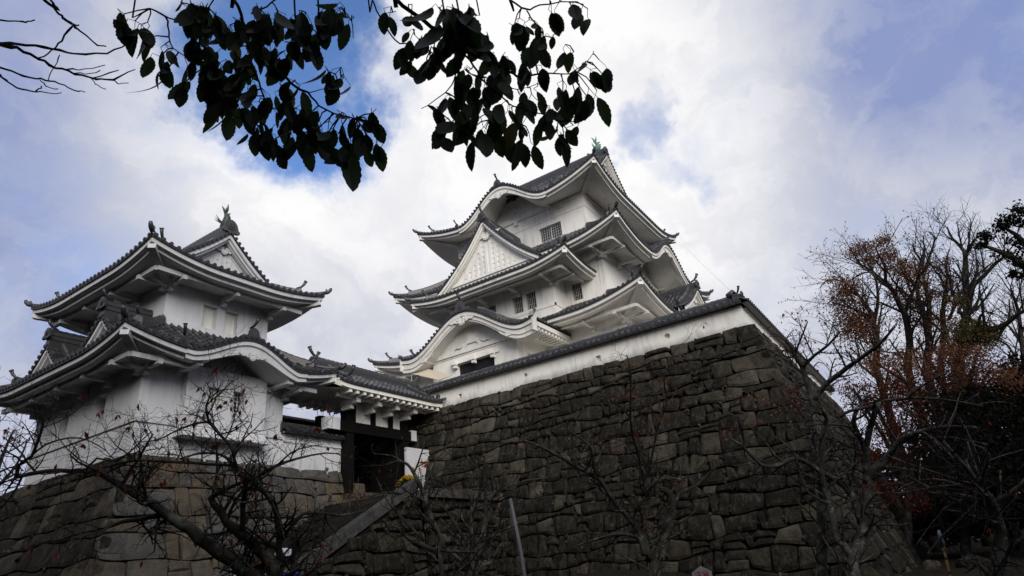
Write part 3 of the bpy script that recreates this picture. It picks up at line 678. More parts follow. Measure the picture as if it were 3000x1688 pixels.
for u in (-25.08, -23.96, -21.64, -20.52): window(bay, (u, by, 17.25), (1, 0, 0), (0, -1, 0), .86, 1.34, 6, 3)
r1 = Roof((KC - L1 / 2 - 2.42, x1 + 2.42, y1 - 2.42, 55.82), 14.67, .90, 5.0, lambda d: .42 * d + .023 * d * d, 3.84, 2.42, 14.33, plan_brackets='FR')
p1 = r1.build(keep, 'r')
g1 = Side((-11.25, 44.7), (0, 1), (1, 0), 4.2); gable_dormer(p1[0], p1[1], p1[2], g1, 4.3, 15.4, 18.1, 4.4, .7)
finish_roof(p1, keep)
r2 = Roof((KC - L2 / 2 - 2.685, x2 + 2.685, y2 - 2.685, 54.665), 20.24, 1.0, 4.6, lambda d: .6 * d + .026 * d * d, 3.93, 2.685, 20.35, kara={'R': (0, 4.3, 2.1)}, plan_brackets='FR')
p2 = r2.build(keep, 'r'); horn(p2[2], V3(-12.9, 44.7, 22.55), (1, 0, 0), .8); demon_tile(p2[2], V3(-12.85, 44.7, 22.4), (1, 0, 0), .8, True)
ridge_stack(p2[2], [(-12.9, 44.7, 22.4), (-16.7, 44.7, 22.4)], .16, .28, .1); finish_roof(p2, keep)
rb = Roof((KC - 6.77, KC + 6.77, 33.0, 46.0), 18.62, .55, 3.6, lambda d: .45 * d, 4.42, 2.59, 18.62, tiled='F', sides='FRL', plan_brackets='FR')
pb = rb.build(keep, 'r', hips=('FR', 'FL'))
finish_roof(pb, keep)
gt, ge, gr = MB(), MB(), MB()
gb = Side((KC, 33.62), (1, 0), (0, -1), 4.5); gable_dormer(gt, ge, gr, gb, 4.5, 19.3, 23.85, 5.2, 1.15, 19.42)
gf = ge.build('gable', M_PL, keep); gt.build('roof', M_TI, gf); gr.build_pieces('ridge', M_TI, gf)
r3 = Roof((KC - L3 / 2 - 2.445, x3 + 2.445, y3 - 2.445, 53.175), 25.94, 1.19, 5.2, lambda d: .5 * d + .0375 * d * d, 4.0, 2.445, 26.12, kara={'F': (0, 4.25, 2.2)}, ridge='x', dg=2.2, fascia=.5)
p3 = r3.build(keep, 'r'); ridge_stack(p3[2], [(KC, 36.3, 28.15), (KC, 42.0, 28.15)], .16, .28, .1); demon_tile(p3[2], V3(KC, 36.2, 28.2), (0, -1, 0), .75, True); horn(p3[2], V3(KC, 36.3, 28.75), (0, -1, 0), .8)
for u in (-4.6, 4.6): horn(p3[2], V3(KC + u, 36.6, 26.6), (-.3, -1, 0), .6); demon_tile(p3[2], V3(KC + u, 36.6, 26.35), (0, -1, 0), .5)
finish_roof(p3, keep)
for sx in (-1, 1):
    m = MB(); shachi(m, V3(KC + sx * 5.55, 44.7, 33.5), (-sx, 0, 0), 1.0); m.build('ridge_fish', M_CU, keep)
# entrance bay under the undulating gable
kx, khw = -23.35, 3.45
kw = MB(); wall_strip(kw, (kx - khw, 32.12, 0), (1, 0, 0), (0, -1, 0), 2 * khw, 9.2, 13.75, [(-23.2 - (kx - khw), 11.2, 3.0, 3.2, 'sq')])
wall_strip(kw, (kx + khw, 32.43, 0), (0, 1, 0), (1, 0, 0), 3.6, 9.2, 13.75, [(1.35, 12.0, .75, 1.3, 'sq')])
kw.aabb(kx - khw, kx - khw + .3, 32.43, 36, 9.2, 13.75)
kw.aabb(kx - khw - .02, kx + khw + .02, 32.08, 32.118, 13.32, 13.7)
kw.aabb(-25.15, -21.25, 32.02, 32.117, 12.82, 13.12)
for u in (-24.75, -23.2, -21.68): kw.aabb(u - .15, u + .15, 31.72, 32.019, 12.72, 13.02); kw.aabb(u - .10, u + .10, 31.8, 32.11, 12.52, 12.719)
ent = kw.build('entrance_bay', M_PL, keep)
d = MB(); d.aabb(-24.69, -21.71, 32.36, 32.385, 9.61, 12.79); d.build('doorway', M_DK, ent); d = MB(); d.aabb(kx + khw - .25, kx + khw - .22, 33.42, 34.14, 11.37, 12.63)  # dark sheets fill door and window in place of the unlit interior
d.build('window', M_DK, ent)
finish_roof(karahafu_roof(keep, kx, 31.0, 37.6, 5.4, 13.78, 2.15, khw, 32.12, 13.55), keep)
# lightning wire from the top eave
m = MB(); a, b = V3(-13.9, 53.4, 26.3), V3(-11.0, 55.5, 21.0); m.tube([a, a * .5 + b * .5 + V3(0, 0, -.1), b], .011, 4); m.build('lightning_wire', M_BAR, keep)

# ------------------------------------------------------------------ the two-storey turret
TC = -30.96
tur = thing('castle_turret', 'two-storey white corner turret with dark tiled roofs and a fish ornament on its ridge', 'turret', (TC, 16.3, 5.6))
def reveal_windows(): pass
hf = [(-29.5 + 35.62, 7.92, .95, 1.42, 'sq'), (-32.75 + 35.62, 7.92, .95, 1.42, 'sq')]
w = storey(tur, -35.62, -26.3, 12.8, 19.8, 5.5, 9.6, hf, thf=.55)
for z0, z1, p in ((6.86, 7.12, .07),):
    w.aabb(-35.62 - p, -26.3 + p, 12.8 - p, 12.798, z0, z1); w.aabb(-26.298, -26.3 + p, 12.8, 19.8, z0, z1)
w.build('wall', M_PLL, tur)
for u in (-29.5, -32.75): window(tur, (u, 12.8, 7.92), (1, 0, 0), (0, -1, 0), .95, 1.42, 2, 1, .44, 'shutter')
w = storey(tur, -34.6, -27.3, 13.84, 19.3, 10.6, 14.0, (), [(16.05 - 14.14, 12.5, .72, 1.3, 'sq'), (17.2 - 14.14, 12.5, .72, 1.3, 'sq')])
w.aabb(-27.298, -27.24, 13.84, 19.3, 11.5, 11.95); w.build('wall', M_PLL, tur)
for v in (16.05, 17.2): window(tur, (-27.3, v, 12.5), (0, 1, 0), (1, 0, 0), .72, 1.3, 1, 1, .2, 'shutter')
bw = MB(); wall_strip(bw, (-25.9, 14.55, 0), (0, 1, 0), (1, 0, 0), 3.97, 6.9, 9.5, [(1.3, 8.2, .55, .95, 'sq'), (2.5, 8.2, .55, .95, 'sq')], th=.28)
bw.aabb(-26.29, -25.903, 14.552, 14.8, 6.9, 9.5); bw.aabb(-26.29, -25.903, 18.27, 18.518, 6.9, 9.5); bw.aabb(-25.898, -25.84, 14.5, 18.57, 6.86, 7.1)
# stone-dropping hood under the bay
hood = [(14.3, 6.40), (18.75, 6.40), (18.52, 6.86), (14.55, 6.86)]
bw.add([(-25.62, 14.4, 6.38), (-25.62, 18.66, 6.38), (-25.88, 18.5, 6.87), (-25.88, 14.57, 6.87), (-26.29, 14.4, 6.38), (-26.29, 18.66, 6.38), (-26.29, 14.57, 6.87), (-26.29, 18.5, 6.87)],
       [(0, 1, 2, 3), (0, 3, 6, 4), (1, 5, 7, 2)])
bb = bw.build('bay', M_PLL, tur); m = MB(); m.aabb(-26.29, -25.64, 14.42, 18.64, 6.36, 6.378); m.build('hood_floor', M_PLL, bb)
window(bb, (-25.9, 17.05, 8.2), (0, 1, 0), (1, 0, 0), .55, .95, 3, 5, .24); window(bb, (-25.9, 15.85, 8.2), (0, 1, 0), (1, 0, 0), .55, .95, 1, 1, .2, 'shutter')
t1 = Roof((-37.47, -24.43, 10.93, 21.67), 9.70, .56, 3.6, lambda d: .55 * d + .05 * d * d, 2.87, 1.87, 9.38, kara={'R': (.35, 3.15, 1.05)}, plan_brackets='FR', fascia=.44)
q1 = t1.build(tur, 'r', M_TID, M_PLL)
demon_tile(q1[2], V3(-24.5, 16.65, 10.85), (1, 0, 0), .68, True); horn(q1[2], V3(-24.6, 16.65, 11.4), (1, .2, 0), .75); ridge_stack(q1[2], [(-24.6, 16.65, 10.8), (-27.3, 16.65, 10.8)], .15, .24, .1)
for v, o in ((13.55, (1, -.6, 0)), (20.1, (.6, 1, 0))): demon_tile(q1[2], V3(-24.75, v, 10.0), (1, 0, 0), .5); horn(q1[2], V3(-24.8, v, 10.35), o, .7)
finish_roof(q1, tur)
for gx in (-28.4, -33.5):
    gt, ge, gr = MB(), MB(), MB(); gable_dormer(gt, ge, gr, Side((gx, 11.75), (1, 0), (0, -1), 1.95), 1.95, 10.15, 11.75, 2.3, .45, 10.2, .85, False, .34, rh=.7)
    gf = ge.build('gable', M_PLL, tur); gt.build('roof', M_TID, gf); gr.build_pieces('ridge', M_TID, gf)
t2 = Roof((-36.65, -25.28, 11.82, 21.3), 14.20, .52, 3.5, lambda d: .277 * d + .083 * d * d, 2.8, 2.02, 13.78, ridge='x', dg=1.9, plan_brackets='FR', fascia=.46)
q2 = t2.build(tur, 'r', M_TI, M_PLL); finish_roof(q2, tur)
for gx, s in ((-27.75, -1), (-34.2, 1)):
    m = MB(); shachi(m, V3(gx, 16.56, 17.9), (s, 0, 0), .86); m.build('ridge_fish', M_CUD, tur)

# ------------------------------------------------------------------ low plastered walls
def wall_cap(tl, p0, p1, z, out, w=.52, h=.42, gap=TILE):
    """two-sided tiled coping along p0-p1"""
    p0, p1 = V3(*p0, z), V3(*p1, z); A = p1 - p0; L = np.linalg.norm(A); A /= L; N = V3(*out, 0); z3 = V3(0, 0, 1)
    for s in (-1, 1):
        tl.add([p0 + N * s * w, p1 + N * s * w, p1 + z3 * h, p0 + z3 * h, p0 + N * s * w - z3 * .09, p1 + N * s * w - z3 * .09, p0 - z3 * .09, p1 - z3 * .09], [(0, 1, 2, 3), (0, 1, 5, 4), (4, 5, 7, 6)], tone=.1)
    n = int(L / gap)
    for i in range(n):
        q = p0 + A * (i + .5) * L / n
        for s in (-1, 1):
            up = z3 * w + N * s * h; up /= np.linalg.norm(up)
            a = q + N * s * (w + .03) + z3 * .0; b = q + z3 * h
            half_tube(tl, [a * (1 - t) + b * t + up * .01 for t in (0, .45, .95)], [up] * 3, .085, A); end_disc(tl, a + N * s * .02 + z3 * .03, N * s, .088)
    ridge_stack(tl, [p0 + z3 * h, p1 + z3 * h], .13, .16, .10)
dob = thing('plastered_wall', 'long white loopholed wall with a tiled coping on the tall rampart, facing the viewer', 'castle wall', (-16.5, 30, 9.5))
w = MB(); X0 = -29.5; hl = [(x - X0, z, s, h, k) for x, z, s, h, k in ((-23.0, 9.92, .24, .34, 'sq'), (-18.2, 10.12, .26, .26, 'ci'), (-13.55, 9.92, .30, .36, 'sq'), (-9.6, 10.1, .34, .34, 'ci'))]
wall_strip(w, (X0, 30, 0), (1, 0, 0), (0, -1, 0), -5.7 - X0, 9.2, 10.55, hl, th=.26); w.aabb(X0, -5.7, 29.93, 30.33, 10.551, 10.72)
w.add([(X0, 30.2, 9.3), (-5.8, 30.2, 9.3), (-5.8, 30.2, 10.5), (X0, 30.2, 10.5)], [(0, 1, 2, 3)])
w.build('wall', M_PLS, dob); t = MB(); wall_cap(t, (X0, 30.13), (-5.6, 30.13), 10.72, (0, -1), .50, .30)
demon_tile(t, V3(-5.55, 30.13, 11.1), (1, 0, 0), .5); horn(t, V3(-5.75, 30.13, 11.3), (.6, -.6, 0), .55); t.tube([(-6.2, 30.1, 11.28), (-5.9, 29.85, 11.3)], .16, 10, tone=.6); t.build('coping', M_TI, dob)
dob2 = thing('plastered_wall', 'white wall with tiled coping running back along the right side of the tall rampart', 'castle wall', (-5.8, 43, 9.5))
w = MB(); wall_strip(w, (-5.7, 30.27, 0), (0, 1, 0), (1, 0, 0), 25.5, 9.2, 10.55, [], th=.26); w.aabb(-6.03, -5.63, 30.34, 55.8, 10.551, 10.72); w.build('wall', M_PLS, dob2)
t = MB(); wall_cap(t, (-5.83, 29.75), (-5.83, 56.0), 10.72, (1, 0), .50, .30); t.build('coping', M_TI, dob2)
dob3 = thing('plastered_wall', 'short white wall with dark coping between the turret and the gate', 'castle wall', (-26.2, 21.8, 5.4))
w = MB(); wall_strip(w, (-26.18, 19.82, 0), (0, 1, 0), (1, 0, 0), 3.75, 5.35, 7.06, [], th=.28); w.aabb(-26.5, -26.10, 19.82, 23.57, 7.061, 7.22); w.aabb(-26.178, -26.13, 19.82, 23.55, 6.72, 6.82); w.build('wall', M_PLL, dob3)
t = MB(); wall_cap(t, (-26.3, 19.7), (-26.3, 23.5), 7.22, (1, 0), .45, .26); t.build('coping', M_TID, dob3)

# ------------------------------------------------------------------ gate
gate = thing('castle_gate', 'black timber castle gate under a tiled gabled roof between turret and rampart', 'gate', (-26.2, 25.8, 4.5))
def gate_roof():
    tl, ev, rg = MB(), MB(), MB(); z3 = V3(0, 0, 1); xr, hw, y0, y1 = -26.3, 2.15, 21.5, 29.72; L = y1 - y0; yc = (y0 + y1) / 2; ze, zr = 9.72, 11.0
    pr = lambda u: ze + (zr - ze) * ((1 - u) * (.75 + .25 * (1 - u)))
    for s in (1, -1):
        S = Side((xr + s * hw, yc), (0, 1), (s, 0), L / 2); us = np.linspace(0, 1, 9)
        zz = lambda d, q=0: pr(1 - max(d, 0) / hw) + .10 * max(0, (abs(q) - L / 2 + 1.2) / 1.2) ** 2
        tl.grid([[S.P(q, d, zz(d, q)) for d in us * hw] for q in np.linspace(-L / 2, L / 2, 25)], tone=.12)
        tl.grid([[S.P(q, -.03, zz(0, q) + .01), S.P(q, -.03, zz(0, q) - .10), S.P(q, .2, zz(0, q) - .10)] for q in np.linspace(-L / 2, L / 2, 25)], tone=.05)
        n = int(L / TILE)
        for i in range(n):
            q = -L / 2 + L / n * (i + .5); ds = np.linspace(-.04, hw, 8); g = [(zz(d + .05, q) - zz(d, q)) / .05 for d in ds]
            ups = [(z3 + S.N * k) / np.linalg.norm(z3 + S.N * k) for k in g]; half_tube(tl, [S.P(q, d, zz(d, q) + .01) for d in ds], ups, .085, S.A); end_disc(tl, S.P(q, -.06, zz(0, q) + .03), S.N)
        qq = np.linspace(-L / 2 + .1, L / 2 - .1, 21)
        ev.grid([[S.P(q, .06, zz(0, q) - .10), S.P(q, .06, zz(0, q) - .32), S.P(q, .26, zz(0, q) - .34)] for q in qq])
        ev.add([S.P(-L / 2 + .2, .2, ze - .36), S.P(L / 2 - .2, .2, ze - .36), S.P(L / 2 - .2, hw, ze + .15), S.P(-L / 2 + .2, hw, ze + .15)], [(0, 1, 2, 3)])
        for q in np.arange(-L / 2 + .9, L / 2 - .3, .50): ev.box(S.P(q, .68, ze - .40), (.09, .55, .10), (S.A, S.N, z3))
        # barge boards at both ends, coming down to the eave
        for e in (-1, 1):
            P = [(d, zz(d, L / 2) - .04) for d in us * hw]
            ev.grid([[S.P(e * (L / 2 - .02), d, z), S.P(e * (L / 2 - .02), d, z - .40), S.P(e * (L / 2 - .14), d, z - .40), S.P(e * (L / 2 - .14), d, z)] for d, z in P])
            for a in np.arange(.15, hw, .3): end_disc(tl, S.P(e * (L / 2 + .02), a, zz(a, L / 2) + .05), S.A * e)
            ridge_stack(rg, [S.P(e * (L / 2 - .95), d, zz(d, 0) + .04) for d in np.linspace(hw, .35, 8)], .13, .22, .09)
            horn(rg, S.P(e * (L / 2 - .95), .32, zz(.3) + .28), S.N, .9); rg.mark('ridge_end_tile'); rg.disc(S.P(e * (L / 2 - .95), .22, zz(.2) + .16), S.N, .17, 12, .12, tone=.3)
        rg.mark('hip_tile'); e = S.P(L / 2 - .05, .02, zz(0, L / 2) + .1); rg.tube([e, e + V3(s * .1, .1, .04), e + V3(s * .2, .2, .1)], [.1, .1, .05], 8); rg.mark('ridge_end_tile'); rg.tube([S.P(L / 2 - .3, .1, ze + .1), S.P(L / 2 - .3, .1, ze + .36)], .09, 8); rg.disc(S.P(L / 2 - .3, .05, ze + .38), S.N, .15, 10, .1, tone=.3)
    ridge_stack(rg, [(xr, q, zr) for q in np.linspace(y0 + .1, y1 - .1, 8)], .19, .42, .12)
    for e, y in ((-1, y0), (1, y1)): demon_tile(rg, V3(xr, y + e * .05, zr + .05), (0, e, 0), .8); horn(rg, V3(xr, y - e * .1, zr + .5), (0, e, 0), .9)
    # carrying arms under the eave
    for q in (23.4, 25.0, 26.4, 27.9): ev.aabb(-26.0, -24.75, q - .16, q + .16, 8.95, 9.2); ev.aabb(-26.0, -25.25, q - .12, q + .12, 8.7, 8.94)
    ev.aabb(-25.2, -24.95, 22.2, 29.2, 9.16, 9.34)
    r = tl.build('roof', M_TI, gate); ev.build('eave', M_PL, r); rg.build_pieces('ridge', M_TI, r)
gate_roof()
m = MB()
for y, hwid in ((23.75, .26), (28.05, .26)): m.aabb(-26.25, -25.75, y - hwid, y + hwid, 4.2, 8.9)
m.aabb(-26.3, -25.70, 22.4, 28.5, 7.55, 8.12); 
for y in (24.05, 25.55, 26.95, 28.05): m.aabb(-25.98, -25.80, y - .14, y + .14, 8.12, 9.05)
for y in (23.75, 28.05): m.aabb(-28.4, -28.0, y - .2, y + .2, 4.2, 8.9)
m.aabb(-28.4, -25.8, 23.6, 23.9, 7.9, 8.3); m.aabb(-28.4, -25.8, 27.9, 28.2, 7.9, 8.3)
m.build('frame', M_WD, gate)
m = MB(); m.aabb(-26.1, -25.95, 23.6, 28.2, 8.13, 9.15); m.build('panel', M_PL, gate)
for y0, y1 in ((22.15, 22.95), (28.52, 28.95)):
    m = MB(); m.aabb(-26.2, -25.66, y0, y1, 7.58, 8.2); m.build('beam_end', M_PLL, gate)
for y in (24.0, 27.85):
    m = MB(); s = 1 if y < 26 else -1; m.aabb(-28.0, -26.3, y - .06, y + .06, 4.5, 7.5)
    for z in (5.2, 6.0, 6.8): m.aabb(-27.95, -26.35, y + s * .06, y + s * .1, z - .06, z + .06)
    m.build('door', M_WD, gate)
m = MB(); m.aabb(-24.9, -24.74, 27.02, 29.2, 4.3, 6.9); m.build('wing_wall', M_PLL, gate)
m = MB(); m.aabb(-29.4, -29.1, 20.6, 25.3, 5.4, 8.74); m.build('back_fence', M_WD, gate)
m = MB(); m.aabb(-29.2, -28.9, 20.6, 25.25, 8.75, 8.86); m.build('rail', M_PL, gate)
m = MB(); m.aabb(-33.0, -32.8, 19.0, 32.0, 3.0, 9.0); m.aabb(-32.79, -28.41, 28.6, 28.9, 3.0, 9.0); m.aabb(-32.79, -29.5, 23.0, 28.59, 8.7, 8.9); m.build('dark_backing', M_WD, gate)  # added black walls and lid behind the gate keep the opening dark
#--END-CASTLE
# ------------------------------------------------------------------ ground, ramparts, stairs
def sstep(a, b, x): t = min(1, max(0, (x - a) / (b - a))); return t * t * (3 - 2 * t)
def ground_z(x, y):
    return -1.6 + 1.15 * sstep(5.0, 12.5, -x) * sstep(-8, 4, y) + .06 * math.sin(x * 1.3 + y * .7) * sstep(3, 8, abs(x) + abs(y)) + .05 * math.sin(x * .6 - y * 1.1)
def build_ground():
    def axis(): return sorted(set([-900, -400, -200, -120, -80] + list(np.arange(-60, 60.1, 1.0)) + [80, 120, 200, 400, 900]))
    xs = axis(); m = MB(); m.grid([[(x, y, ground_z(x, y) if abs(x) < 70 and abs(y) < 70 else -1.6) for y in xs] for x in xs], smooth=True)
    mt, nt, N, L, b = new_mat('leaf_strewn_earth', .95, .1)
    c = ramp(nt, noise(nt, .8, 8, .65), [(.3, (.010, .008, .006)), (.55, (.017, .013, .008)), (.75, (.013, .012, .007))])
    c = mixc(nt, ramp(nt, noise(nt, 9, 6, .7), [(.6, (0, 0, 0)), (.66, (1, 1, 1))]), c, (.035, .019, .010)); L.new(c, b.inputs['Base Color']); bump(nt, b, noise(nt, 12, 6, .7), .6, .05)
    o = m.build('ground', mt); o['kind'] = 'structure'
build_ground()
def stone_face(mb, F, nrm, u0, u1, ztop, zbot, ch, sw, quoin=None, gap=.035, seed=1, amp=.10, tone=(0, 1), n=6, pale=0, irr=1.0):
    """irregular courses of bulging stones; F(u, z) maps to space, u0/u1 are functions of z, quoin = 'hi' / 'lo' end with long corner stones"""
    rnd = random.Random(seed); zt = ztop; k = 0; ph = [rnd.uniform(0, 6) for _ in range(4)]
    wob = lambda u, i: irr * .115 * ch / .8 * (math.sin(u * .9 + ph[0] + i * 1.7) + .7 * math.sin(u * 2.3 + ph[1] + i * 2.9))
    bounds = [ztop]
    while bounds[-1] > zbot: bounds.append(bounds[-1] - ch * rnd.uniform(.65, 1.4))
    for i in range(len(bounds) - 1):
        zu, zl = bounds[i], bounds[i + 1]
        U = lambda u, i=i: bounds[i] + (wob(u, i) if i else .03 * math.sin(u * 1.7))
        Lo = lambda u, i=i: bounds[i + 1] + wob(u, i + 1)
        a, b = u0((zu + zl) / 2), u1((zu + zl) / 2); cuts = [a]
        q = (2.3 if i % 2 else 1.15) * ch / .8
        while cuts[-1] < b - sw * .5: cuts.append(cuts[-1] + sw * rnd.choice((.45, .65, .8, 1.0, 1.2, 1.6)) * rnd.uniform(.9, 1.1))
        if quoin == 'hi': cuts = [c for c in cuts if c < b - q - sw * .4] + [b - q, b]
        elif quoin == 'lo': cuts = [a, a + (2.3 + 1.15) * ch / .8 - q] + [c for c in cuts if c > a + (2.3 + 1.15) * ch / .8 - q + sw * .4]
        else: cuts[-1] = b
        for j in range(len(cuts) - 1):
            end = quoin and ((quoin == 'hi' and j == len(cuts) - 2) or (quoin == 'lo' and j == 0))
            jt = [0 if (c in (a, b)) else irr * rnd.uniform(-.17, .17) * sw for c in (cuts[j], cuts[j + 1])]
            split = (not end) and rnd.random() < .22 and (zu - zl) > ch * .9
            for part in ((0, .5), (.5, 1)) if split else ((0, 1),):
                ul, ur = cuts[j], cuts[j + 1]; g = gap * rnd.uniform(.6, 1.9)
                if end and quoin == 'hi': eL, eR = g, -.03
                elif end and quoin == 'lo': eL, eR = -.03, g
                else: eL = eR = g
                am = amp * rnd.uniform(.5, 1.5); tx, tz = rnd.uniform(-.4, .4) * amp, rnd.uniform(-.6, .3) * amp; t = rnd.uniform(.55, 1) if (i < pale or (end and rnd.random() < .6)) else (rnd.uniform(.8, 1) if rnd.random() < .07 else rnd.uniform(*tone) ** (1.3 if pale else 1)); s1, s2 = rnd.uniform(0, 9), rnd.uniform(0, 9)
                rows = []; jit = [0] * 4 if end else [irr * rnd.uniform(-.07, .07) for _ in range(4)]
                cr = .16 if end else rnd.uniform(.02, .14) * irr
                for bi in range(-1, n + 2):
                    row = []
                    for ai in range(-1, n + 2):
                        A = 2 * min(max(ai, 0), n) / n - 1; B = 2 * min(max(bi, 0), n) / n - 1; edge = ai in (-1, n + 1) or bi in (-1, n + 1)
                        A2 = A * (1 - cr * .5 * B ** 6) + jit[0] * B * A + jit[1] * B; B2 = B * (1 - cr * .5 * A ** 6) + jit[2] * A * B + jit[3] * A
                        u = (ul + jt[0] * B2 + eL) * (1 - A2) / 2 + (ur + jt[1] * B2 - eR) * (1 + A2) / 2
                        vv = part[0] + (part[1] - part[0]) * (1 + B2) / 2; z = Lo(u) + g + (U(u) - Lo(u) - 2 * g) * vv
                        if split: z += g * (.5 if part[0] else -.5)
                        d = am * (1 - A ** 8) * (1 - B ** 8) * .9 + tx * A + tz * B + amp * (.28 * math.sin(u * 4 + s1) * math.cos(z * 5 + s2) + .16 * math.sin(u * 11 + s2) * math.sin(z * 9 + s1))
                        if end: d *= .35
                        if edge: d = -.30
                        row.append(F(u, z) + nrm * d)
                    rows.append(row)
                mb.grid(rows, tone=t, smooth=False)
            if rnd.random() < .55 and not end:                     # chinking stones in the joints
                for _ in range(rnd.randint(1, 3)):
                    u = cuts[j] + rnd.uniform(-.08, .08) * sw; z = rnd.uniform(zl, zu); r = rnd.uniform(.05, .12) * ch / .8; p = F(u, z) + nrm * .0
                    mb.box(p, (r, r * .7, r * .8), Matrix.Rotation(rnd.uniform(0, 3), 3, 'Z') @ Matrix.Rotation(rnd.uniform(0, 3), 3, 'X'), tone=rnd.uniform(.5, 1))
    us = np.linspace(0, 1, 40); zs = np.linspace(zbot, ztop - .04, 14)
    mb.grid([[F(u0(z) + (u1(z) - u0(z)) * u, z) - nrm * .16 for z in zs] for u in us], mat=1)

dK = lambda z: .36 + .25 * (9.5 - z)
ramp_k = thing('stone_rampart', 'tall dark rough-stone rampart with a sharp battered corner carrying the keep', 'stone wall', (-12, 30, -1.6))
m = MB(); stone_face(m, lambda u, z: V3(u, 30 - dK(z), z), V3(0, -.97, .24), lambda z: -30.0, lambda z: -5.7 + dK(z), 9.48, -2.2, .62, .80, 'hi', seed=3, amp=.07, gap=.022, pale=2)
m.aabb(-30, -6.2, 29.9, 33, 9.3, 9.42, mat=1); m.build('front_face', [M_ST, M_GAP], ramp_k)
m = MB(); stone_face(m, lambda u, z: V3(-5.7 + dK(z), u, z), V3(.97, 0, .24), lambda z: 30 - dK(z), lambda z: 56 + dK(z), 9.48, -2.2, .62, .95, 'lo', seed=5, amp=.07, gap=.022, pale=2)
m.build('side_face', [M_ST, M_GAP], ramp_k)
m = MB(); m.aabb(-60, -6.1, 30.4, 55.8, 9.2, 9.44); m.build('terrace', M_GRAV, ramp_k)
dT = lambda z: .10 + .275 * (5.6 - z)
ramp_t = thing('stone_rampart', 'lower pale squared-stone rampart under the white turret', 'stone wall', (-28, 13, -1.6))
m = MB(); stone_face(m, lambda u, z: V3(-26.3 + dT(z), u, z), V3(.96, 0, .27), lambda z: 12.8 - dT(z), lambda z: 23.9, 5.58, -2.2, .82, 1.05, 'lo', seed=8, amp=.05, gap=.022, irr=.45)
m.build('side_face', [M_STL, M_GAP], ramp_t)
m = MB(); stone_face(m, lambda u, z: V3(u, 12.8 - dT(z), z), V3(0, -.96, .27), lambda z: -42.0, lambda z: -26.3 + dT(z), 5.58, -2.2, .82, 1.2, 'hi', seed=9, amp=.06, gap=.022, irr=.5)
m.build('front_face', [M_ST, M_GAP], ramp_t)  # shade of this side put in as darker stone
m = MB(); m.aabb(-42, -26.5, 12.9, 23.9, 5.2, 5.5); m.build('terrace', M_GRAV, ramp_t)

stair = thing('stone_staircase', 'broad stone staircase with a sloping stone parapet climbing to the gate', 'stairs', (-22.5, 17, -1))
m = MB(); n = 29; y0, y1, z0, z1 = 12.2, 22.3, -1.5, 3.7
for i in range(n):
    ya = y0 + (y1 - y0) * i / n; zt = z0 + (z1 - z0) * (i + 1) / n; x = -25.6
    while x < -20.35:
        w = rt(.9, 1.6); xe = min(x + w, -20.35); m.aabb(x + .008, xe - .008, ya + rt(0, .02), ya + .42, zt - .35, zt + rt(-.01, .006), tone=rt()); x = xe
m.build('steps', M_STS, stair)
sl = (z1 - z0) / (y1 - y0)
m = MB(); dv = V3(0, 1, sl) / math.hypot(1, sl); up = V3(0, -sl, 1) / math.hypot(1, sl)
for i in range(7):
    a = y0 + (y1 + .3 - y0) * i / 7; b = y0 + (y1 + .3 - y0) * (i + 1) / 7; c = V3(-20.1, (a + b) / 2, z0 + sl * ((a + b) / 2 - y0) + .22)
    m.box(c, (.24, (b - a) / 2 * math.hypot(1, sl) - .012, .21), ((1, 0, 0), dv, up), tone=rt(.5, 1))
m.build('parapet', mat_stone('parapet_granite', [(.060, .059, .057), (.080, .078, .074), (.07, .066, .062)], (.11, .11, .105), .6), stair)
m = MB(); stone_face(m, lambda u, z: V3(-19.95 + .12 * (3.5 - z), u, z), V3(.99, 0, .12), lambda z: y0 + (max(z, z0) - z0 + .1) / sl, lambda z: 22.6, 3.4, -2.2, .62, .95, None, seed=12, amp=.08); m.build('side_wall', [M_ST, M_GAP], stair)
plat = thing('stone_platform', 'stone landing in front of the gate edged with long granite kerb slabs', 'landing', (-22.5, 25, 0))
m = MB(); stone_face(m, lambda u, z: V3(-19.6 + .1 * (3.5 - z), u, z), V3(.99, 0, .1), lambda z: 22.6, lambda z: 28.9, 3.32, -2.2, .62, .95, None, seed=13, amp=.08); m.build('side_wall', [M_ST, M_GAP], plat)
m = MB(); m.aabb(-26.0, -19.7, 22.3, 29.2, 3.3, 3.68)
for k, (xa, zt) in enumerate(((-24.1, 3.9), (-24.55, 4.12), (-25.0, 4.36))): m.aabb(-27.9, xa, 23.4, 28.4, 3.69 + k * .2, zt, tone=.9)
m.aabb(-34, -27.91, 22, 30, 3.3, 4.36); m.build('paving', M_STL, plat)
m = MB()
for i in range(4): m.aabb(-19.85, -19.30, 22.62 + i * 1.5, 22.6 + (i + 1) * 1.5, 3.33, 3.72, tone=rt(.4, 1))
m.build('kerb', bpy.data.materials['parapet_granite'], plat)

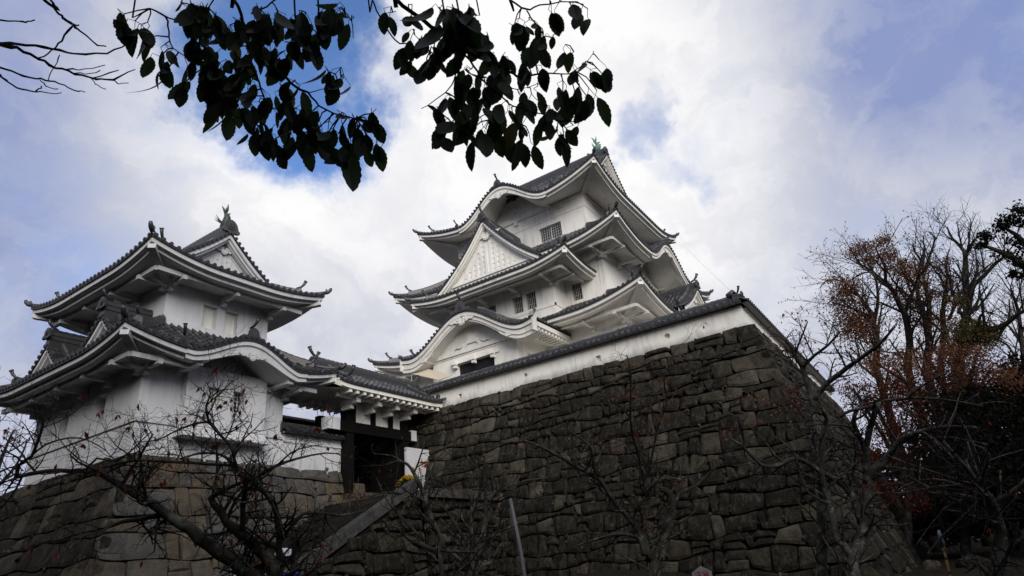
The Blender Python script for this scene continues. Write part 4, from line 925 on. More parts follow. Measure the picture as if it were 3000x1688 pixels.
# ------------------------------------------------------------------ vegetation
def mat_bark(name, c0, c1, lich):
    m, nt, N, L, b = new_mat(name, .95, .1); c = ramp(nt, noise(nt, 7, 6, .7, stretch=(1, 1, .5)), [(.35, c0), (.65, c1)])
    c = mixc(nt, ramp(nt, noise(nt, 4.5, 7, .7), [(.52, (0, 0, 0)), (.64, (1, 1, 1))]), c, lich); L.new(c, b.inputs['Base Color']); bump(nt, b, noise(nt, 30, 5, .7), .8, .02); return m
def mat_leaf(name, cols, trans=.25, rough=.5, spec=.3):
    m, nt, N, L, b = new_mat(name, rough, spec); c = ramp(nt, tone_attr(nt), [(i / (len(cols) - 1), q) for i, q in enumerate(cols)]); L.new(c, b.inputs['Base Color'])
    if trans:
        tr = N.new('ShaderNodeBsdfTranslucent'); L.new(c, tr.inputs['Color']); mx = N.new('ShaderNodeMixShader'); mx.inputs[0].default_value = trans
        L.new(b.outputs[0], mx.inputs[1]); L.new(tr.outputs[0], mx.inputs[2]); L.new(mx.outputs[0], N['Material Output'].inputs['Surface'])
    return m
M_BARK = mat_bark('cherry_bark', (.026, .025, .022), (.070, .066, .060), (.15, .155, .13))
M_BARKL = mat_bark('lichened_cherry_bark', (.026, .024, .020), (.062, .058, .048), (.13, .14, .105))
M_BARKD = mat_bark('dark_bark', (.012, .010, .009), (.04, .034, .03), (.06, .06, .05))
M_TWIG = mat_flat('dark_twig', (.014, .011, .010), .9, .1)
M_LFR = mat_leaf('withered_cherry_leaf', [(.07, .012, .008), (.14, .026, .011), (.20, .05, .016), (.08, .024, .012)], .3)
M_LFO = mat_leaf('autumn_leaf', [(.085, .032, .014), (.165, .060, .022), (.13, .052, .024), (.07, .034, .018)], .35)
M_LFM = mat_leaf('red_maple_leaf', [(.065, .013, .008), (.13, .026, .011), (.05, .015, .009)], .35)
M_LFY = mat_leaf('olive_leaf', [(.03, .034, .010), (.075, .06, .014), (.12, .075, .016)], .3)
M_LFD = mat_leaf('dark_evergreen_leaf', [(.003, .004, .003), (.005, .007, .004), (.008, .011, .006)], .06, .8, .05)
M_LFK = mat_leaf('oak_leaf', [(.018, .030, .012), (.030, .050, .018), (.045, .072, .022), (.12, .10, .03)], .38, .5, .3)

def rdir(rnd):
    v = np.array([rnd.gauss(0, 1) for _ in range(3)]); return v / np.linalg.norm(v)
def grow(mb, pts, rads, lvl, rnd, P, tips):
    """spawn twigs along a limb; P = per-level (spacing, length, spread, up, wiggle)"""
    if lvl >= len(P): return
    sp, ln, spread, upb, wig = P[lvl]; d = [0]
    for a, b in zip(pts, pts[1:]): d.append(d[-1] + np.linalg.norm(b - a))
    s = sp * rnd.uniform(.3, 1.0)
    while s < d[-1] + sp * .2:
        q = min(s, d[-1]); i = min(max(int(np.searchsorted(d, q)) - 1, 0), len(pts) - 2); t = (q - d[i]) / max(d[i + 1] - d[i], 1e-9)
        p = pts[i] * (1 - t) + pts[i + 1] * t; r = rads[i] * (1 - t) + rads[i + 1] * t; ax = pts[i + 1] - pts[i]; ax = ax / (np.linalg.norm(ax) + 1e-9)
        v = rdir(rnd); v -= ax * (v @ ax); v /= np.linalg.norm(v) + 1e-9; dr = ax * (1 - spread) + v * spread + V3(0, 0, upb); dr /= np.linalg.norm(dr)
        L = ln * rnd.uniform(.45, 1.25) * (1 - .35 * q / d[-1]); k = max(2, int(4 - lvl)); st = L / k; pp = [p]; dd = dr
        for _ in range(k):
            dd = dd + rdir(rnd) * wig + V3(0, 0, upb * .3); dd /= np.linalg.norm(dd); pp.append(pp[-1] + dd * st)
        r0 = min(r * .62, .02 * ln + .002) if lvl else min(r * .6, .03 * ln); r0 = max(r0, P_MIN[0])
        rr = list(np.linspace(r0, max(r0 * .4, P_MIN[0] * .8), k + 1)); mb.tube(pp, rr, 5 if lvl == 0 else 4 if lvl == 1 else 3, caps=False, mat=1 if lvl else 0)
        tips.append((pp[-1], dd, lvl)); grow(mb, pp, rr, lvl + 1, rnd, P, tips); s += sp * rnd.uniform(.5, 1.5)
P_MIN = [.003]
def leaf_quad(mb, p, d, n, L, w, tone):
    d = d / (np.linalg.norm(d) + 1e-9); s = np.cross(d, n); s /= np.linalg.norm(s) + 1e-9; u = np.cross(s, d)
    mb.add([p, p + d * L * .45 + s * w + u * w * .3, p + d * L, p + d * L * .45 - s * w + u * w * .3], [(0, 1, 2), (0, 2, 3)], tone=tone)
def limb_tree(name, label, r0, limbs, seed, P, leaf=None, nleaf=.1, leafmat=None, bark=None, lsize=.085, foot=True, group=None, cat='tree', pmin=.0028, wob=.07, blobs=(), thick=.8, bmul=1.0):
    """tree whose main limbs follow the photo; limbs = lists of (px, py, radius in px); the depth varies smoothly through the crown"""
    rnd = random.Random(seed); P_MIN[0] = pmin; mb = MB(); tips = []; f1, f2 = rnd.uniform(0, 6), rnd.uniform(0, 6)
    rr = lambda x, y: r0 * (1 + wob * math.sin(x * .0045 + f1) + wob * .8 * math.sin(y * .006 + f2))
    base = None
    for li, l in enumerate(limbs):
        pts = [at(x, y, rr(x, y)) for x, y, _ in l]; rad = [w * thick * rr(x, y) / F_PX for x, y, w in l]
        if li == 0: base = V3(pts[0][0], pts[0][1], ground_z(pts[0][0], pts[0][1]))
        if foot and (li == 0 or l[0][1] > 1680):
            g = ground_z(pts[0][0], pts[0][1]); pts = [V3(base[0] * .7 + pts[0][0] * .3, base[1] * .7 + pts[0][1] * .3, g - .1)] + pts; rad = [rad[0] * 1.3] + rad
        q = [pts[0]]; qr = [rad[0]]                                  # smooth and roughen
        for i in range(len(pts) - 1):
            a, b = pts[i], pts[i + 1]; L = np.linalg.norm(b - a)
            p0 = pts[i - 1] if i else a; p3 = pts[i + 2] if i + 2 < len(pts) else b; k = max(2, min(6, int(L / (.12 * r0 / 9))))
            for j in range(1, k + 1):
                t = j / k; c = .5 * ((2 * a) + (-p0 + b) * t + (2 * p0 - 5 * a + 4 * b - p3) * t * t + (-p0 + 3 * a - 3 * b + p3) * t ** 3)
                w = rad[i] * (1 - t) + rad[i + 1] * t; q.append(c + rdir(rnd) * w * .16); qr.append(w * rnd.uniform(.95, 1.06))
        mb.tube(q, qr, 8 if qr[0] > .05 else 6, caps=True)
        st = 2 if (foot and li == 0) else 0
        vis = [i for i in range(len(q)) if qr[i] < .14 * r0 / 9]
        if len(vis) > 2: grow(mb, q[vis[0]:], qr[vis[0]:], 0, rnd, P, tips)
    t = thing(name, label, cat, tuple(base), group); mb.build('trunk', [bark or M_BARK, M_TWIG], t)
    lf = MB()
    if nleaf:
        for p, d, lv in tips:
            if lv >= 1 and rnd.random() < nleaf:
                for _ in range(rnd.choice((1, 2, 3))): leaf_quad(lf, p, d * .3 + V3(rnd.uniform(-.5, .5), rnd.uniform(-.5, .5), -1), rdir(rnd), lsize * rnd.uniform(.7, 1.2), lsize * .24, rnd.random())
    for x, y, n, spx, *sz in blobs:                                  # thicker bunches of leaves where the photo has them
        for _ in range(int(n * bmul)):
            q = at(x + rnd.gauss(0, spx), y + rnd.gauss(0, spx * .7), rr(x, y) + rnd.gauss(0, spx * r0 / F_PX)); leaf_quad(lf, q, V3(rnd.uniform(-1, 1), rnd.uniform(-1, 1), -.6), rdir(rnd), lsize * rnd.uniform(.6, 1.3), lsize * .3, rnd.random())
    if lf.f: lf.build('crown', leafmat or M_LFR, t)
    return t
def c4(l, s=2.464, ox=0, oy=1100): return [(x / s + ox, y / s + oy, w) for x, y, w in l]
PC = [(.19, .80, .72, .10, .26), (.10, .42, .62, .07, .32), (.075, .19, .6, .05, .36)]
limb_tree('cherry_tree', 'big gnarled cherry tree nearest on the left, its bare limbs crossing the turret', 9.0, [
    c4([(1900, 1560, 34), (1800, 1455, 36), (1705, 1360, 33), (1590, 1275, 32), (1440, 1180, 28), (1370, 1110, 25), (1180, 990, 22), (1100, 920, 20), (960, 850, 18), (850, 780, 15), (740, 720, 12), (620, 690, 10), (500, 690, 9), (330, 690, 9), (110, 735, 8)]),
    c4([(1190, 1000, 14), (1000, 1040, 11), (880, 1060, 9), (760, 1100, 7), (540, 1150, 5), (380, 1200, 3)]),
    c4([(2000, 1500, 32), (1900, 1290, 30), (1760, 1170, 26), (1640, 1060, 20), (1590, 980, 17), (1520, 890, 15), (1600, 835, 10), (1700, 790, 8), (1770, 760, 8)]),
    c4([(1755, 1180, 13), (1750, 1000, 12), (1760, 880, 13), (1775, 775, 12), (1715, 690, 10), (1640, 600, 8), (1560, 565, 6), (1430, 565, 5), (1300, 600, 3)]),
    c4([(1770, 770, 10), (1900, 705, 9), (2000, 650, 8), (2150, 600, 6), (2350, 560, 4), (2500, 575, 2)]),
    c4([(2010, 1500, 20), (2015, 1250, 16), (2010, 1100, 14), (1990, 960, 13), (1910, 850, 11), (1820, 770, 10)]),
    c4([(1720, 690, 9), (1690, 600, 8), (1665, 510, 6), (1590, 430, 7), (1540, 370, 8), (1500, 310, 7), (1490, 220, 6), (1520, 130, 4), (1490, 50, 2)]), c4([(1515, 160, 3), (1600, 105, 2.5), (1690, 100, 2), (1760, 60, 1.5)]), c4([(1560, 430, 4), (1680, 400, 3), (1800, 330, 2)]),
    c4([(1505, 335, 6), (1400, 350, 5), (1250, 410, 4), (1130, 470, 3), (1000, 480, 2)]),
    c4([(1660, 650, 7), (1500, 640, 7), (1200, 622, 7), (1000, 612, 6), (850, 640, 5), (700, 680, 4)]),
    c4([(120, 740, 8), (135, 650, 7), (230, 580, 6), (270, 480, 6), (310, 360, 5), (290, 270, 3), (180, 240, 2)]),
    c4([(230, 580, 4), (330, 500, 4), (500, 450, 4), (640, 470, 3), (760, 540, 2)]),
    c4([(2040, 1180, 9), (2150, 1030, 8), (2250, 990, 7), (2464, 1010, 5), (2620, 980, 3)]),
    c4([(2100, 1500, 14), (2120, 1250, 11), (2180, 1140, 7), (2300, 1080, 3)]),
    c4([(620, 690, 6), (700, 600, 5), (820, 620, 4), (930, 560, 4), (1010, 480, 3), (1100, 400, 2)]),
    c4([(2000, 650, 5), (2100, 560, 4), (2200, 520, 3), (2330, 500, 2)]),
    c4([(1100, 920, 7), (950, 800, 5), (1000, 700, 4), (1040, 640, 3)])],
    21, PC, nleaf=.045, bark=M_BARK, group=None, thick=.53, pmin=.0021)
m3 = lambda l: c4(l, 3.68, 850, 1300)
PM = [(.30, 1.0, .7, .12, .22), (.15, .55, .62, .08, .3), (.12, .26, .6, .04, .34)]
limb_tree('cherry_tree', 'slender pale-barked cherry tree leaning in front of the gate and stair parapet', 12.5, [
    m3([(1640, 1600, 12), (1635, 1428, 11), (1620, 1260, 11), (1580, 1160, 13), (1640, 1070, 15), (1600, 980, 12), (1520, 800, 11), (1490, 690, 10), (1440, 540, 9), (1400, 450, 9), (1340, 330, 8), (1260, 220, 6), (1150, 190, 5), (1040, 230, 3)]),
    m3([(1440, 500, 6), (1480, 380, 6), (1540, 220, 5), (1660, 80, 3), (1690, -20, 2)]), m3([(1490, 370, 5), (1600, 300, 4), (1720, 260, 3), (1900, 265, 2)]),
    m3([(1580, 1160, 13), (1400, 1090, 10), (1270, 1020, 8), (1150, 900, 5), (1060, 870, 3)]), m3([(1450, 1050, 9), (1320, 920, 7), (1200, 800, 6), (1050, 620, 4), (950, 420, 3)]),
    m3([(1200, 540, 7), (1020, 525, 5), (900, 560, 3), (700, 590, 2)]), m3([(1260, 230, 4), (1100, 130, 3), (900, 110, 2)])], 22, PM, nleaf=.03, bark=M_BARKL, thick=.62)
limb_tree('cherry_tree', 'many-stemmed mossy cherry tree propped by the white pole in the middle', 13.2, [
    m3([(1960, 1600, 24), (1960, 1428, 22), (1965, 1250, 20), (1980, 1150, 15), (2080, 1000, 13), (2110, 750, 10), (2100, 500, 7), (2100, 330, 5), (2110, 180, 3)]),
    m3([(1980, 1180, 11), (2100, 1060, 9), (2250, 960, 7), (2430, 870, 5), (2560, 830, 3)]), m3([(1940, 1200, 11), (1930, 1090, 9), (1830, 960, 7), (1740, 800, 6), (1640, 690, 4), (1500, 640, 3)]),
    m3([(1920, 1370, 11), (1820, 1240, 9), (1700, 1150, 7), (1620, 1050, 4)]), m3([(2110, 560, 5), (2300, 480, 4), (2576, 390, 3), (2750, 380, 2)]), m3([(1955, 1150, 10), (1950, 900, 8), (1960, 620, 7), (1900, 520, 4), (1950, 400, 3)]),
    m3([(1990, 1420, 12), (2150, 1300, 9), (2220, 1180, 7), (2300, 1050, 4)])], 23, PM, nleaf=.03, bark=M_BARKL, thick=.62)
m5 = lambda l: c4(l, 2.464, 1000, 1100)
limb_tree('cherry_tree', 'stout pale-trunked cherry tree forking low in front of the dark rampart', 14.5, [
    m5([(2260, 1560, 26), (2260, 1420, 26), (2290, 1290, 25), (2340, 1150, 24), (2380, 1000, 20), (2370, 850, 14), (2300, 820, 8)]),
    m5([(2250, 1330, 18), (2170, 1170, 14), (2210, 900, 12), (2240, 800, 9), (2340, 740, 7), (2464, 755, 4)]), m5([(2190, 1300, 14), (2150, 1130, 11), (2030, 980, 10), (1960, 900, 9), (1900, 800, 9), (1850, 740, 9), (1700, 660, 8), (1550, 570, 7), (1400, 500, 5), (1320, 470, 4)]),
    m5([(1850, 740, 8), (1820, 640, 8), (1800, 520, 6), (1700, 440, 4), (1620, 380, 2)]), m5([(2210, 900, 7), (2150, 600, 6), (2110, 450, 6), (2085, 300, 5), (2090, 0, 4), (2060, -150, 2)]),
    m5([(2240, 1250, 9), (2120, 1160, 7), (1950, 1150, 5), (1700, 1230, 3)]), m5([(2380, 1000, 10), (2440, 850, 8), (2560, 800, 6), (2700, 660, 4)]), m5([(2085, 300, 4), (1980, 200, 3), (1850, 130, 2)]),
    m5([(2220, 700, 5), (2290, 350, 5), (2350, 200, 4), (2330, 0, 3), (2420, -200, 2)])], 24, PM, nleaf=.10, bark=M_BARKL, thick=.68,
    blobs=[(1830, 1160, 26, 30), (1870, 1270, 26, 26), (1940, 1200, 24, 35), (1800, 1310, 12, 25), (1930, 1120, 12, 30)])
m6 = lambda l: c4(l, 2.106, 2100, 1000)
limb_tree('cherry_tree', 'wide-spreading dark cherry tree standing by the rampart corner on the right', 15.0, [
    m6([(845, 1600, 22), (845, 1449, 21), (840, 1330, 20), (900, 1210, 20), (925, 1050, 22), (930, 900, 16), (945, 820, 12), (1050, 730, 11), (1120, 620, 10), (1250, 560, 8), (1400, 530, 6), (1600, 530, 4)]),
    m6([(835, 1330, 16), (780, 1260, 15), (730, 1180, 13), (700, 1000, 13), (650, 850, 13), (650, 600, 11), (680, 480, 8), (640, 400, 6)]), m6([(900, 1130, 16), (840, 960, 13), (780, 890, 11), (620, 790, 9), (520, 730, 8), (450, 730, 9), (360, 770, 8), (270, 760, 7), (150, 640, 5), (80, 600, 3)]),
    m6([(920, 880, 12), (930, 600, 11), (960, 480, 10), (1000, 370, 10)]), m6([(925, 860, 11), (930, 740, 10), (880, 590, 9), (845, 500, 8), (860, 430, 8)]),
    m6([(850, 530, 5), (700, 510, 4), (540, 520, 3)]), m6([(760, 470, 5), (820, 430, 6), (960, 400, 6), (1020, 370, 6), (1180, 350, 5), (1400, 360, 4), (1650, 400, 3)]),
    m6([(1120, 620, 6), (1250, 600, 5), (1450, 595, 4), (1680, 640, 3)]), m6([(1180, 350, 4), (1230, 300, 4), (1400, 200, 3)]), m6([(700, 1000, 6), (560, 930, 4), (480, 700, 3)])], 25,
    [(.34, 1.2, .7, .12, .22), (.17, .62, .62, .08, .3), (.13, .28, .6, .04, .34)], nleaf=.03, thick=.68, blobs=[(2190, 1150, 16, 22), (2260, 1180, 22, 26), (2340, 1190, 20, 25), (2220, 1230, 16, 22), (2120, 1260, 12, 16), (2330, 1140, 14, 20)])
limb_tree('cherry_tree', 'thin cherry tree forking high against the sky beside the white corner wall', 17.0, [
    m6([(640, 1900, 16), (640, 1000, 14), (620, 600, 13), (595, 380, 13), (560, 260, 10), (530, 170, 8), (480, 80, 6), (420, -10, 4), (330, -60, 2)]), m6([(600, 370, 10), (640, 300, 9), (720, 230, 8), (850, 130, 7), (950, 60, 6), (1010, 10, 5), (1100, -90, 3)]),
    m6([(520, 170, 5), (600, 90, 5), (690, 20, 4), (760, -60, 3)]), m6([(480, 80, 4), (520, -20, 3), (560, -120, 2)]), m6([(530, 200, 4), (430, 120, 3), (330, 60, 2), (250, 40, 2)])], 26, PM, nleaf=.16,
    blobs=[(2290, 1150, 20, 25), (2320, 920, 5, 14), (2480, 1130, 24, 22), (2140, 1130, 10, 14), (2480, 1080, 16, 22)])
limb_tree('cherry_tree', 'low thicket-like cherry tree at the right edge above the striped stake', 13.0, [
    m6([(1750, 1700, 20), (1760, 1300, 18), (1740, 1150, 14), (1700, 1000, 12), (1600, 860, 9), (1480, 720, 7), (1400, 620, 4)]), m6([(1740, 1150, 10), (1685, 955, 9), (1550, 970, 6), (1400, 1040, 5), (1380, 1100, 3), (1410, 1180, 2)]),
    m6([(1700, 1000, 7), (1500, 890, 5), (1330, 850, 4), (1200, 880, 3), (1100, 930, 3)]), m6([(1740, 1200, 8), (1640, 880, 6), (1680, 700, 4), (1590, 640, 2)])], 27, [(.24, 1.4, .7, .10, .14), (.15, .65, .6, .06, .25), (.12, .3, .6, .03, .3)], nleaf=.02)
# ---- trees beyond the rampart
m7 = lambda l: c4(l, 3.22, 2200, 550)
PB = [(1.1, 4.2, .5, .22, .14), (.55, 2.2, .52, .15, .2), (.38, 1.1, .55, .10, .25)]
def far_tree(label, r0, limbs, seed, blobs, mat, nleaf=.45, P=PB, group=None, lsize=.17):
    return limb_tree('autumn_tree', label, r0, limbs, seed, P, nleaf=nleaf, leafmat=mat, bark=M_BARKD, lsize=lsize, pmin=.010, wob=.03, blobs=blobs, foot=True, group=group, thick=.55, bmul=3.4)
far_tree('leftmost tall autumn tree beyond the rampart with orange leaf tufts', 60, [
    m7([(1230, 1900, 16), (1190, 1449, 13), (1150, 1250, 11), (1090, 1120, 9), (1000, 1000, 6), (880, 890, 4), (720, 870, 3), (650, 950, 2)]), m7([(1160, 1300, 8), (1190, 1150, 8), (1200, 1000, 6), (1150, 800, 4), (1000, 830, 3)]),
    m7([(1150, 1250, 6), (1050, 1180, 5), (900, 1120, 4), (760, 1080, 2)]), m7([(1190, 1000, 4), (1230, 880, 3), (1090, 780, 3), (950, 680, 2)])], 31,
    [(2200 + x / 3.22, 550 + y / 3.22, n, s) for x, y, n, s in ((930, 920, 230, 22), (880, 1000, 180, 22), (860, 1170, 120, 20), (950, 1240, 320, 26), (1050, 1280, 300, 26), (760, 870, 50, 15), (820, 1070, 90, 16), (900, 1350, 250, 25), (1080, 1380, 250, 25), (1010, 1090, 80, 16))], M_LFO)
far_tree('second autumn tree beyond the rampart, tall fan of bare limbs with rusty top', 63, [
    m7([(1520, 1900, 17), (1500, 1449, 15), (1450, 1200, 13), (1390, 1080, 11), (1330, 960, 10), (1260, 890, 8), (1150, 800, 7), (1080, 750, 5), (960, 690, 3), (880, 650, 2)]), m7([(1270, 890, 8), (1265, 740, 6), (1210, 640, 4), (1180, 560, 3), (1250, 490, 2)]),
    m7([(1450, 1200, 8), (1480, 1100, 8), (1550, 930, 7), (1590, 780, 6), (1600, 680, 5), (1540, 600, 4), (1530, 520, 2)]), m7([(1450, 1190, 6), (1330, 1130, 5), (1220, 1080, 3)]), m7([(1550, 930, 5), (1470, 850, 4), (1450, 750, 3), (1460, 660, 2)])], 32,
    [(2200 + x / 3.22, 550 + y / 3.22, n, s) for x, y, n, s in ((1250, 495, 120, 15), (1080, 560, 150, 16), (980, 610, 100, 14), (1110, 690, 90, 13), (1230, 640, 160, 20), (1320, 630, 70, 14), (1300, 750, 90, 14), (1420, 810, 140, 20), (1500, 760, 100, 18), (1440, 700, 50, 12), (1350, 1000, 60, 18))], M_LFO)
far_tree('third autumn tree beyond the rampart, forked trunk carrying thin brown leaves', 66, [
    m7([(1700, 1900, 18), (1680, 1449, 16), (1640, 1220, 13), (1590, 1090, 10), (1570, 950, 8), (1590, 830, 7), (1640, 780, 6), (1690, 640, 5), (1735, 480, 4), (1680, 420, 2)]), m7([(1680, 1350, 10), (1690, 1180, 9), (1640, 900, 6), (1620, 750, 5), (1640, 560, 3), (1600, 490, 2)]),
    m7([(1640, 1220, 5), (1530, 1150, 4), (1440, 1110, 2)])], 33,
    [(2200 + x / 3.22, 550 + y / 3.22, n, s) for x, y, n, s in ((1600, 870, 130, 18), (1530, 900, 90, 18), (1640, 1020, 140, 24), (1540, 1090, 130, 22), (1600, 1260, 150, 25), (1420, 1000, 80, 22), (1420, 1230, 120, 25))], M_LFO)
far_tree('fourth autumn tree beyond the rampart with a broken dark stub', 62, [
    m7([(1830, 1900, 13), (1820, 1400, 11), (1815, 1100, 9), (1840, 950, 7), (1850, 800, 5), (1840, 690, 3), (1870, 600, 2)]), m7([(1860, 1250, 7), (1930, 1080, 6), (1890, 960, 6), (1878, 820, 6)]), m7([(1930, 1080, 5), (2000, 970, 4), (2060, 880, 3)])], 34,
    [(2200 + x / 3.22, 550 + y / 3.22, n, s) for x, y, n, s in ((1850, 690, 60, 13), (1780, 760, 60, 14), (1850, 900, 80, 20), (1930, 1080, 110, 22), (1760, 1000, 60, 16), (1800, 1230, 130, 25), (1900, 1320, 150, 25))], M_LFO)
far_tree('tallest bare tree beyond the rampart, its straight trunk splitting into a twiggy top', 58, [
    m7([(2010, 1900, 20), (2000, 1449, 18), (2030, 1250, 17), (2040, 1050, 14), (2015, 850, 12), (2025, 650, 9), (1980, 560, 7), (1900, 480, 5), (1850, 370, 3)]), m7([(2060, 1050, 11), (2075, 950, 9), (2200, 830, 8), (2310, 710, 7), (2390, 650, 5), (2460, 600, 3)]),
    m7([(2025, 640, 6), (2070, 560, 5), (2110, 480, 3)]), m7([(2000, 1200, 8), (1960, 1160, 7), (1990, 1080, 5), (1940, 900, 3)]), m7([(2040, 1220, 7), (2150, 1120, 5), (2200, 1060, 4), (2300, 900, 2)])], 35, [], M_LFO, .01)
far_tree('olive-leaved tree with a long bare limb reaching out to the right edge', 55, [
    m7([(1950, 1900, 18), (2050, 1500, 16), (2110, 1440, 13), (2250, 1360, 12), (2420, 1280, 10), (2520, 1190, 8), (2680, 1110, 6)]), m7([(2120, 1420, 7), (2140, 1280, 6), (2200, 1170, 4), (2300, 1190, 2)]), m7([(2420, 1280, 6), (2350, 1380, 5), (2330, 1460, 3)]), m7([(2540, 1190, 5), (2500, 1080, 3), (2480, 1020, 2)])], 36,
    [(2200 + x / 3.22, 550 + y / 3.22, n, s) for x, y, n, s in ((2080, 1340, 320, 28), (2180, 1350, 260, 22), (2000, 1400, 260, 26), (1960, 1050, 70, 18), (2250, 1400, 200, 20), (2100, 1480, 300, 40))], M_LFY, .1)
def maple(label, r0, bx, by, seed, blobs, mat, trunk):
    return limb_tree('maple_tree', label, r0, [trunk] + [[(bx, by, 8), ((bx + x) / 2, (by + y) / 2 - 15, 6), (x, y, 3)] for x, y, n, s in blobs[::2]], seed, [(1.6, 2.2, .7, .08, .2), (.8, 1.2, .7, .02, .3)], nleaf=.5, leafmat=mat, bark=M_BARKD, lsize=.15, pmin=.010, wob=.04, blobs=blobs, bmul=2.6)
maple('red maple glowing low between the rampart and the dark wood', 42, 2660, 1420, 41, [(2560, 1180, 420, 32), (2640, 1150, 380, 35), (2700, 1210, 380, 38), (2600, 1260, 420, 36), (2720, 1290, 380, 38), (2560, 1340, 320, 26), (2590, 1440, 260, 22), (2720, 1410, 260, 30), (2690, 1470, 200, 25), (2640, 1350, 260, 26), (2500, 1140, 160, 26)], M_LFM, [(2660, 1700, 14), (2660, 1560, 12), (2660, 1420, 10)])
maple('orange-brown maple below the tall bare trunks', 45, 2820, 1260, 42, [(2560, 1060, 300, 30), (2640, 1060, 360, 34), (2740, 1080, 380, 34), (2820, 1100, 330, 34), (2900, 1090, 260, 34), (2960, 1120, 280, 34), (2860, 1040, 160, 26), (2780, 1030, 200, 26), (2700, 1150, 300, 36), (2790, 1170, 300, 36), (2880, 1180, 300, 36), (2960, 1200, 260, 36), (2620, 1120, 260, 30)], M_LFO, [(2830, 1700, 14), (2825, 1450, 12), (2820, 1260, 10)])
# ---- evergreen and dark wood on the right
def bushy(name, label, c, rad, nl, seed, mat, lsize, trunk_r=.25, cat='tree', group=None, gaps=.55, ragged=9):
    rnd = random.Random(seed); c = V3(*c); g = ground_z(c[0], c[1]); t = thing(name, label, cat, (c[0], c[1], g), group); mb = MB(); lf = MB()
    top = c + V3(0, 0, -.2 * rad[2]); mb.tube([V3(c[0], c[1], g - .2), V3(c[0] + .2, c[1], (g + top[2]) / 2), top], [trunk_r * 1.2, trunk_r, trunk_r * .6], 7)
    for _ in range(ragged * 3):
        d = rdir(rnd); d[2] = abs(d[2]) * .8 - .15; e = c + d * np.array(rad) * rnd.uniform(.6, 1.0); k = e * .5 + top * .5 + V3(0, 0, -.1 * rad[2]); mb.tube([top + (c - top) * rnd.uniform(-.6, .6), k, e], [trunk_r * .35, trunk_r * .2, .02], 4, caps=False)
        rr = min(rad) * rnd.uniform(.22, .42); n = int(nl / (ragged * 3))
        for _ in range(n):
            q = rdir(rnd) * rr * rnd.uniform(.3, 1) ** .5; q[2] *= .55; leaf_quad(lf, e + q, rdir(rnd) + V3(0, 0, -.3), rdir(rnd), lsize * rnd.uniform(.6, 1.3), lsize * .3, rnd.random())
    mb.build('trunk', [M_BARKD], t); lf.build('crown', mat, t); return t
def pxz(px, py, r): return tuple(at(px, py, r))
def layered(name, label, r0, limbs, pads, seed, mat, lsize):
    t = limb_tree(name, label, r0, limbs, seed, [(1.1, 1.6, .6, .15, .2), (.5, .7, .6, .1, .3)], nleaf=.35, leafmat=mat, bark=M_BARKD, lsize=lsize, pmin=.012, wob=.03, blobs=pads); return t
layered('evergreen_tree', 'dark evergreen tree with flat layered sprays at the upper right edge', 48, [
    [(3120, 1250, 22), (3110, 1000, 18), (3060, 860, 13), (3000, 780, 10), (2940, 740, 7), (2880, 720, 4)], [(3110, 950, 9), (3050, 780, 8), (2980, 690, 6), (2920, 660, 3)], [(3080, 900, 8), (3060, 700, 7), (3000, 620, 5), (2960, 620, 3)], [(3060, 860, 6), (2990, 800, 4), (2960, 800, 2)]],
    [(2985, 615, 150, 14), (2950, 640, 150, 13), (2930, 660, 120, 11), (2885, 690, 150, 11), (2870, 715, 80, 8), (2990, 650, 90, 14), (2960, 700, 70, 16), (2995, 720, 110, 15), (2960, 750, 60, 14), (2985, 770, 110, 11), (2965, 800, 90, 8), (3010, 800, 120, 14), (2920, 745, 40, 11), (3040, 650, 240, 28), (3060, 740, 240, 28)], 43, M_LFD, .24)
for i, (px, py, r, rx, rz, lab) in enumerate((
        (2960, 1290, 44, 4.2, 4.6, 'black-green camellia mass at the right edge behind the cherry twigs'), (2900, 1390, 49, 3.4, 3.6, 'dark broadleaf evergreen left of the black-green mass'),
        (3060, 1430, 40, 4.0, 4.2, 'deep-shaded evergreen shrub at the lower right edge'), (2800, 1545, 50, 3.2, 1.9, 'low dark shrub beside the end of the rampart'),
        (2900, 1510, 46, 3.6, 2.6, 'low black shrub above the boulder'), (3050, 1180, 50, 4.5, 4.5, 'tall dark-leaved tree at the right edge under the bare limb'))):
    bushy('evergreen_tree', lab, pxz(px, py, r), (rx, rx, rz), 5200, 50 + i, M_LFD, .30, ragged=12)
rnd = random.Random(78); wd = MB()                                    # unseen wood added behind and beside the viewer to shade the walls
for _ in range(24000):
    if rnd.random() < .62: x, y = rnd.uniform(-40, 30), rnd.uniform(-22, -9)
    elif rnd.random() < .5: x, y = rnd.uniform(21, 35), rnd.uniform(-14, 40)
    else: x, y = rnd.uniform(-75, -24), rnd.uniform(-13, -3)
    leaf_quad(wd, V3(x, y, rnd.uniform(-1.4, 19 + 3 * math.sin(x * .35) + 2 * math.sin(y * .5))), rdir(rnd), rdir(rnd), rnd.uniform(1.0, 1.9), .5, rnd.random())
tag(wd.build('woodland', M_LFD), kind='stuff', label='unseen dark wood added around the viewer to shade the walls', cat='woodland')
rnd = random.Random(77); wd = MB()                                    # the wood closing the view behind them
for _ in range(15000):
    x = rnd.uniform(-16, 62); y = rnd.uniform(66, 84); z = rnd.uniform(-1.4, 8.5 + 2.5 * math.sin(x * .3) + 1.5 * math.sin(x * .9)); leaf_quad(wd, V3(x, y, z), rdir(rnd), rdir(rnd), rnd.uniform(.5, 1.1), .3, rnd.random())
tag(wd.build('woodland', M_LFD), kind='stuff', label='dark wood closing the view on the right', cat='woodland')
